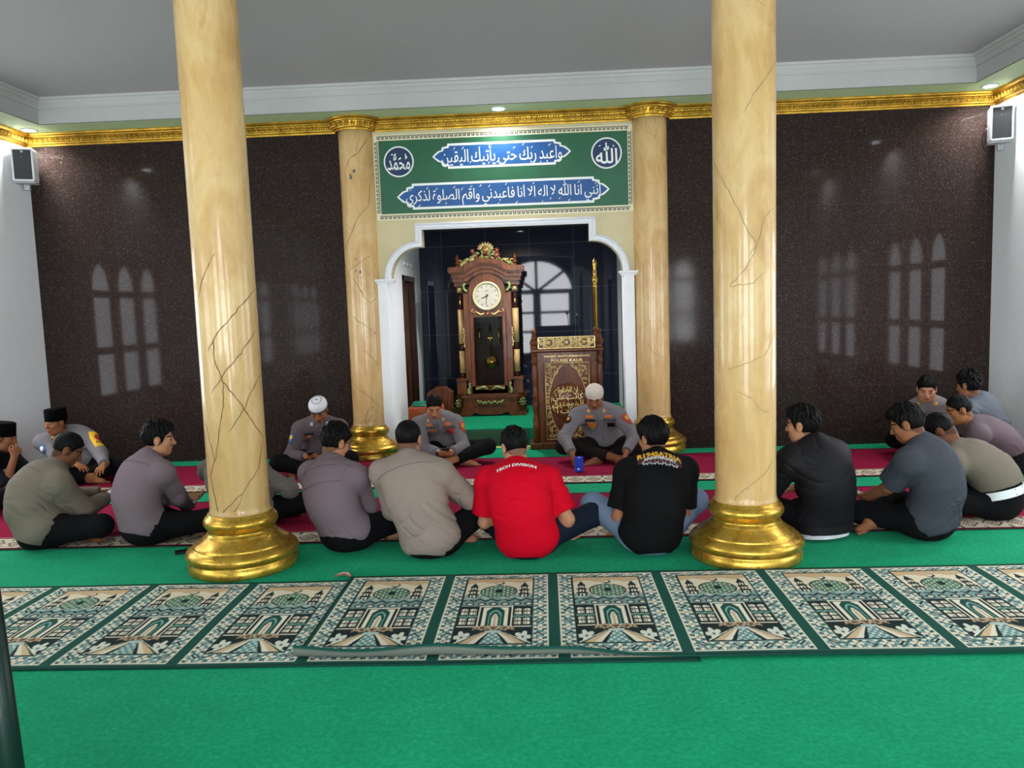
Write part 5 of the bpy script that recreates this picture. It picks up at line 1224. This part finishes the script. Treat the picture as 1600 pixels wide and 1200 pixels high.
def belt(zc, w, mat, name='belt', tilt=.30, rivets=True, out=.004):
    """band round the waist at height zc, lying on the clothes"""
    def fn(s):
        c = np.array([0, s.cur(.1)[1], zc]); tn = nrm((0, tilt, 1)); r0 = np.array([1., 0, 0]); f0 = np.cross(tn, r0); b = MB(); n = 72; ring = []
        for k in range(n):
            a = 2*PI*k/n; dv = r0*math.cos(a)+f0*math.sin(a); h = project(s.cl[:1]+s.tr[:1], [c+dv*.5], -dv, .6, .006); ring.append(h[0])
        ring = np.array(ring)
        for _ in range(2): ring = (ring+np.roll(ring, 1, 0)+np.roll(ring, -1, 0))/3
        vs = []; fs = []
        for k in range(n):
            dv = nrm(ring[k]-c-tn*((ring[k]-c)@tn))
            for q, o in ((-w/2, -.01), (-w/2, out), (w/2, out), (w/2, -.01)): vs.append(ring[k]+tn*q+dv*o)
        for k in range(n):
            j = (k+1) % n
            for i in range(4): m = (i+1) % 4; fs.append((k*4+i, j*4+i, j*4+m, k*4+m))
        b.add(vs, fs, 0, False); o = b.build(name, mat, s.shirt)
        if rivets:
            b = MB()
            for k in (44, 49, 58, 63):
                for q in (-.3, .3): b.ball(tuple(ring[k]+tn*q*w+nrm(ring[k]-c)*.004), .004, 6)
            b.build('rivet', 'dark', o)
    return fn
def buttons(s):
    H = project(s.cl, [s.torso_pt(t, 0, False)[0] for t in np.linspace(.30, .82, 5)], s.torso_pt(.55, 0, False)[1], .6, .002)
    for p in H: b = MB(); b.ball(tuple(p), (.005, .003, .005), 8); b.build('button', GREYT, s.shirt)
    a = np.linspace(.2, .86, 30); H = project(s.cl, [s.torso_pt(t, .012, False)[0] for t in a], s.torso_pt(.55, 0, False)[1], .6, .001); b = MB(); b.tube([tuple(p) for p in H], .0014, 5); b.build('placket_seam', M('seam_thread', '#4c4446', .9), s.shirt)
def pocket(t, x, w=.105, h=.11):
    def fn(s):
        O, d, r, u = s.torso_pt(t, x, False)
        b = MB()
        for p, q in (((-.5, .5), (.5, .5)), ((.5, .5), (.5, -.5)), ((.5, -.5), (-.5, -.5)), ((-.5, -.5), (-.5, .5)), ((-.5, .2), (.5, .2))):
            G = [O+r*w*(p[0]+(q[0]-p[0])*k/8)+u*h*(p[1]+(q[1]-p[1])*k/8) for k in range(9)]; b.tube([tuple(v) for v in project(s.cl, G, d, .6, .001)], .0014, 4)
        b.build('pocket_seam', M('seam_thread', '#4c4446', .9), s.shirt)
    return fn
PP = {}
def person(key, *a, **k):
    """seated man; positions of head and hands are points in the room"""
    loc, psi = a[1], a[2]; W = rotz(math.radians(psi))
    for n in ('handR', 'handL', 'kneeR', 'kneeL', 'ankR', 'ankL'):
        if n in k and isinstance(k[n], tuple) and k[n][0] == 'w': k[n] = tuple(W@(np.array(hd(*k[n][1:]))-np.array([*loc, 0])))
    PP[key] = Person(*a, **k); return PP[key]

OFFICER = lambda *more: (rank_tabs(GOLDT), buttons, pocket(.60, .088), pocket(.60, -.088), *more)
# --- back row, facing the camera
person('peci', 'person in grey uniform and black cap with yellow sleeve badge, facing us at left', (-4.55, 7.42), 160, hd(87, 660, 7.22), 200, 4, GREYU, cap='peci', fat=1.1, skin='#8f5c3c', seed=2, handR=('w', 150, 748, 6.9), handL=('w', 172, 740, 6.95), face=1.1,
       extra=OFFICER(sleeve('L', .45, .12, .22, YELT, None, .75, REDT), sleeve_strokes, sleeve('R', .45, .09, .10, BLUET, 'shield', .8, WHITET), chest(.66, -.09, .085, .022, BLKT, 'name_tag')), palmR=(0, 0, -1), palmL=(0, 0, -1), curlR=.35, curlL=.35)
person('white', 'person in dark mauve uniform and white embroidered cap beside the engaged column', (-2.28, 7.55), 170, hd(498, 640, 7.36), 178, 38, MAUVE2, cap='white', skin='#925f3e', seed=3, handR=('w', 478, 713, 7.2), handL=('w', 508, 712, 7.2), palmR=(.3, 0, 1), palmL=(-.3, 0, 1),
       extra=OFFICER(sleeve('R', .42, .08, .10, BLUET, 'shield', .9, YELT), chest(.68, .085, .085, .024, BLKT, 'name_tag'), chest(.60, .085, .04, .03, ORT), rank_tabs(WHITET), sleeve('L', .35, .09, .09, REDT, None, .8)), ankR=(-.05, .36, .06), toeR=(.2, 1, -.1))
person('center', 'person in grey uniform looking at a phone, sitting before the small cloth-covered table', (-1.02, 7.86), 172, hd(678, 635, 7.66), 168, 30, GREYU, skin='#b07a58', seed=4, hair=(.010, .004, .0012, .0), handR=('w', 688, 708, 7.42), handL=('w', 704, 706, 7.44), kneeL=(-.40, .20, .17), kneeR=(.36, .22, .15), ankL=(.02, .40, .07), toeL=(.6, .8, -.1), ankR=(-.16, .30, .07), cuff=.12,
       palmR=(-.2, -.5, .9), palmL=(.2, -.5, .9), extra=OFFICER(watch('R', SILV), chest(.80, .09, .06, .026, ORT), chest_text(.69, .088, .10, .026, 'SAKA'), chest_text(.69, -.088, .11, .026, 'POLRI'), chest(.81, -.09, .07, .034, ORT), chest(.57, -.088, .075, .055, REDT), chest(.58, .088, .07, .024, ORT), sleeve('L', .32, .085, .11, REDT, 'shield', .8, GOLDT)))
person('kufi', 'person in grey uniform vest and cream knitted cap in front of the pulpit', (.60, 7.86), 184, hd(929, 620, 7.62), 187, 30, GREYU, cap='cream', fat=1.08, skin='#8a5a3e', seed=5, tash=True, face=1.12, sw=.19, handR=('w', 894, 708, 7.40), handL=('w', 978, 706, 7.40), elbR=(.6, -.3, -.1), elbL=(-.6, -.3, -.1), ptR=(-.1, .3, -1), ptL=(.1, .5, -1), palmR=(-1, -.3, 0), palmL=(1, -.3, 0), curlR=.4,
       kneeR=(.43, .22, .16), kneeL=(-.43, .22, .16), ankR=(-.14, .42, .06), ankL=(.10, .36, .06), cuff=.15, pants=BROWNP, waist=.22,
       extra=OFFICER(chest(.81, .095, .075, .034, ORT), chest(.70, .095, .1, .024, BLKT, 'name_tag'), chest(.81, -.095, .075, .030, ORT), chest_text(.70, -.095, .12, .028, 'POLRI'), chest(.57, -.095, .07, .045, BROWNP, 'badge'), chest(.58, .095, .085, .045, ORT), chest(.50, .095, .045, .045, GOLDT, 'badge', 'round'), sleeve('L', .40, .09, .12, REDT, 'shield', .9, GOLDT), sleeve('R', .40, .08, .085, BROWNP, 'round', .9, ORT)))
person('young', 'person in brown-grey uniform facing us by the right granite wall, holding a phone', (3.78, 7.72), 205, hd(1448, 608, 7.5), 203, 20, GREYT, skin='#bb8465', seed=6, face=1.08, drop=.07, hair=(.022, .006, .002, .012), handR=('w', 1408, 690, 7.2), handL=('w', 1425, 690, 7.2), extra=OFFICER(sleeve('L', .3, .08, .1, REDT, 'shield', .8, GOLDT), chest(.7, .09, .05, .03, ORT)))
# --- sides
person('edge', 'person in dark shirt and black cap at the left edge, hand raised to his mouth', (-4.72, 6.35), 88, hd(6, 684, 6.45), 84, 8, DARKSH, cap='peci', skin='#86563a', seed=7, sleeve='short', slv=1.0, handR=('w', 22, 716, 6.35), elbR=(.4, -.1, -1), ptR=(-.5, .1, .9), palmR=(-.6, -.8, 0), curlR=.9)
person('profile', 'person in mauve uniform seen in profile, bending forward by the right wall', (3.91, 6.72), -72, hd(1498, 640, 6.62), -84, 18, MAUVE3, skin='#95623f', seed=8, fat=1.1, hair=(.010, .004, .0012, 0), sleeve='short', slv=1.05, handL=(.06, .40, .22), handR=(.12, .42, .24), extra=(sleeve('L', .5, .09, .12, REDT, 'shield', .2, GOLDT),))
person('curly', 'person with thick curly hair and steel grey shirt behind the bending man in mauve', (4.22, 7.35), -40, hd(1513, 602, 7.25), -35, 8, STEEL, skin='#8f5f42', seed=9, hair=(.034, .012, .006, 0))
# --- front row, backs to the camera
person('tan', 'person in tan uniform hunched over a booklet, broad back to us at far left', (-3.52, 5.20), 52, hd(106, 702, 5.42), 62, 32, TAN, skin='#6f4630', seed=10, fat=1.22, sw=.205, hair=(.008, .004, .0012, 0), hem=.03, inf=.022, handR=('w', 166, 778, 5.55), handL=('w', 160, 770, 5.75), elbR=(.6, -.1, -1), extra=(yoke(.80, .40),), kneeR=(.36, .30, .16), res=.95)
person('mauve', 'person in mauve shirt turning his head right, between the tan uniform and the left column', (-2.81, 5.20), 28, hd(248, 686, 5.36), 68, 4, MAUVE, skin='#b98565', seed=11, hair=(.030, .008, .003, .008), hem=.06, handR=('w', 300, 800, 5.62), handL=(-.05, .36, .24), extra=(yoke(.84),), twist=10, kneeR=(.36, .26, .14), res=.95)
person('hidden', 'person in grey shirt mostly hidden behind the left front column', (-2.17, 5.58), 12, hd(364, 692, 5.70), 10, 20, GREYD, skin='#86563a', seed=12, hem=.07, sw=.20, handR=(.12, .30, .26), handL=(-.12, .30, .26), elbR=(1, -.4, -.5), elbL=(-1, -.4, -.5), kneeR=(.42, .20, .17), kneeL=(-.42, .2, .17))
person('purple', 'person in purple-mauve shirt reading a booklet, just right of the left front column', (-1.33, 4.96), 16, hd(524, 692, 5.12), 38, 22, MAUVE, skin='#ad7a5a', seed=13, hair=(.032, .003, .004, .0), hem=.05, hemtilt=(0, .5, 1), handR=('w', 556, 795, 5.3), handL=('w', 545, 800, 5.35), elbR=(1, -.3, -.6), twist=6, extra=(yoke(.84), yoke(.66, .30)), kneeR=(.31, .34, .16), res=.95)
person('beige', 'person in beige-tan uniform shirt with close-cropped hair, one knee raised', (-.75, 4.79), 8, hd(638, 686, 4.96), 5, 14, TAN2, skin='#a5705a', seed=14, fat=1.04, sw=.188, hair=(.006, .004, .001, 0), hem=.0, inf=.022, handR=('w', 705, 770, 5.12), handL=(-.10, .30, .26), elbR=(1, -.2, -.55), kneeR=(.33, .30, .27), kneeL=(-.22, .36, .16), ankR=(.05, .45, .07), extra=(yoke(.86, .42),), famp=.0075, res=.95)
person('red', 'person in bright red polo shirt lettered on the upper back, head bowed', (-.14, 4.74), 4, hd(804, 698, 4.94), -22, 30, RED, skin='#b98468', seed=15, hair=(.022, .006, .003, 0), sleeve='short', slv=.80, hem=-.01, inf=.024, pants=NAVYP, handR=(.10, .26, .24), handL=(-.10, .26, .24), elbR=(.7, -.5, -.8), elbL=(-.7, -.5, -.8), kneeR=(.40, .27, .19), kneeL=(-.27, .36, .12), ankR=(.16, .34, .06), toeR=(.9, .1, -.1), extra=(lambda s: s.lettering('shirt_lettering', 'TECH DIVISION', WHITET, .845, .0, .25, .027, arch=.016, bold=.035),), res=.95)
def black_print(s):
    s.patch('print_ground', M('maroon_print', '#3a1418', .8), .865, 0, .27, .085, back=True)
    a = s.lettering('shirt_lettering', 'R1945ATRIA', M('yellow_print', '#e0a82a', .7), .885, 0, .27, .050, arch=.020, bold=.04, lift=.0055); s.lettering('shirt_lettering', 'ANNIVERSARY', WHITET, .84, 0, .20, .027, arch=.018, bold=.02, lift=.0055)
    for x, h in ((-.09, .0), (-.045, -.012), (0, -.016), (.045, -.012), (.09, .0)):
        O, d, r, u = s.torso_pt(.805, x, True); O = O+u*h*-1*.2
        for w, dv in ((.042, 0), ): 
            pts = [O+r*p*w*.55+u*q*w*.6 for p, q in ((-1, 0), (-.4, .7), (.4, .7), (1, 0), (.4, -.7), (0, -.3), (-.4, -.7))]; H = project(s.cl, pts, d, .6, .003); b = MB(); b.add(H, [tuple(range(7))]); b.build('print_ornament', SILV, s.shirt)
person('blackt', 'person in black printed T-shirt and faded blue jeans, right of the man in red', (.62, 4.77), -4, hd(1020, 684, 4.98), -34, 12, BLACKT, skin='#9c684c', seed=16, hair=(.030, .016, .003, .006), sleeve='short', slv=.85, hem=-.01, inf=.024, pants=JEANS, handR=(.05, .28, .24), handL=(-.05, .28, .24), elbR=(.35, -.3, -1), elbL=(-.35, -.3, -1), sw=.178, kneeR=(.37, .30, .24), kneeL=(-.31, .32, .24), ankR=(-.06, .36, .07), ankL=(.08, .30, .07), extra=(black_print,), res=.95)
person('jacket', 'person in black zip jacket, back to us, just right of the right front column', (1.77, 5.04), -28, hd(1254, 664, 5.06), -52, 4, JACKET, skin='#b07f60', seed=17, hair=(.028, .008, .004, .006), hem=.0, inf=.030, famp=.007, handR=(.10, .34, .24), handL=(-.14, .34, .24), elbL=(-1, -.2, -.6), kneeL=(-.30, .34, .2), collar=.055, pants=PANTS, res=.95,
       extra=(belt(.075, .05, JACKET, 'waistband', .05, False, .001), belt(.030, .034, M('white_cotton', '#c9ccd4', .85), 'undershirt', .12, False, -.002)))
person('polo', 'person in slate grey polo shirt looking down, arms bare, right of the black jacket', (2.42, 4.97), -48, hd(1417, 662, 5.0), -58, 22, POLO, skin='#8f5d40', seed=18, hair=(.026, .008, .003, .010), sleeve='short', slv=.80, hem=.03, inf=.022, fat=1.05, handL=('w', 1352, 778, 5.25), handR=('w', 1362, 782, 5.4), kneeL=('w', 1345, 800, 5.2), elbL=(-.5, -.6, -1), kneeR=(.34, .34, .14), res=.95)
person('belt', 'person in tan uniform with broad white belt, bent far forward at right', (3.08, 5.40), -52, hd(1468, 672, 5.5), -62, 45, TAN, skin='#6f4630', seed=19, fat=1.08, hair=(.008, .004, .0012, 0), hem=.22, waist=.29, handL=(-.05, .50, .20), handR=(.10, .50, .20), extra=(belt(.185, .055, M('white_patent_belt', '#d9dade', .3), 'belt'),), kneeL=(-.36, .30, .15), res=.95)

# ---------------------------------------------------------------- things held in the hands
def held(key, q, name, label, cat, size, mats, off=(0, .10, .02), rot=(0, 0, 0), booklet=False, screen=None):
    s = PP[key]; w = s.arm[q][2]; p = np.array(w)+np.array(off); W = rotz(-math.radians(s.psi))@p+s.loc; t = thing(name, label, cat, tuple(W), -math.radians(s.psi))
    t.rotation_euler = (rot[0], rot[1], rot[2]-math.radians(s.psi)); b = MB()
    if booklet:
        w_, h_ = size[:2]
        for sg in (-1, 1):
            b.add([(0, -h_/2, 0), (sg*w_/2, -h_/2, .012), (sg*w_, -h_/2, .004), (sg*w_, h_/2, .004), (sg*w_/2, h_/2, .012), (0, h_/2, 0)][::sg], [(0, 1, 4, 5), (1, 2, 3, 4)], 0, True)
            b.add([(0, -h_/2, -.004), (sg*w_, -h_/2, -.001), (sg*w_, h_/2, -.001), (0, h_/2, -.004)], [(0, 1, 2, 3)], 1)
        b.build('pages', mats, t); b = MB()
        for sg in (-1, 1):
            for k in range(7): b.box((sg*w_*.5, -h_*.36+h_*.12*k, .0135), (w_*.7, .003, .0006))
        b.build('print_lines', M('grey_print', '#77777c', .9), t)
    else:
        b.box((0, 0, 0), size, bev=.004); b.build('body', mats, t)
        if screen: b = MB(); b.box((0, 0, size[2]/2+.0008), (size[0]*.9, size[1]*.92, .0012)); b.build('screen', screen, t)
PAPER = M('booklet_paper', '#d5d9e2', .8); COVER = M('booklet_cover', '#9aa3ae', .7)
held('tan', 'R', 'booklet', 'white booklet in the hands of the hunched man in tan at far left', 'booklet', (.08, .14), [PAPER, COVER], (-.05, .10, .05), (.5, .0, .2), True)
held('purple', 'R', 'booklet', 'open white booklet held by the man in purple-mauve', 'booklet', (.08, .14), [PAPER, M('maroon_cover', '#7a3236', .7)], (-.05, .07, .045), (.75, 0, .2), True)
SCREEN = emit('phone_screen', '#5f7fae', .6)
held('mauve', 'R', 'booklet', 'small pale blue booklet on the lap of the man looking right', 'booklet', (.07, .12), [M('bluish_paper', '#a9b4c6', .8), COVER], (-.06, .06, .03), (.3, 0, .3), True)
held('center', 'R', 'phone', 'dark phone held in both hands by the officer by the small table', 'phone', (.075, .15, .009), 'black', (-.05, .08, .035), (.5, 0, 0), screen='dark')
held('white', 'R', 'phone', 'phone held by the man in the white cap', 'phone', (.07, .14, .009), 'black', (-.06, .09, .035), (.4, 0, 0), screen='grey_plastic')
held('polo', 'L', 'phone', 'silver phone held by the man in the grey polo', 'phone', (.07, .14, .009), 'chrome', (.01, .10, .02), (.4, 0, .4), screen='grey_plastic')
held('young', 'R', 'phone', 'white rimmed phone held upright by the young officer at right', 'phone', (.08, .15, .010), 'paint_white', (.0, .06, .06), (1.0, .3, .3), screen=SCREEN)
p = at(905, 737, z=0.01); t = thing('phone_case', 'bright blue phone case standing upright by the hand of the man in the cream cap', 'phone case', (p[0], p[1], .009), .25); b = MB(); b.box((0, 0, .072), (.082, .018, .144), bev=.005); b.build('body', M('bright_blue_plastic', '#1238b8', .4), t); b = MB(); b.box((-.008, -.0095, .028), (.022, .002, .014), bev=.003); b.box((0, -.0095, .136), (.02, .002, .006)); b.build('emblem', 'paint_white', t)
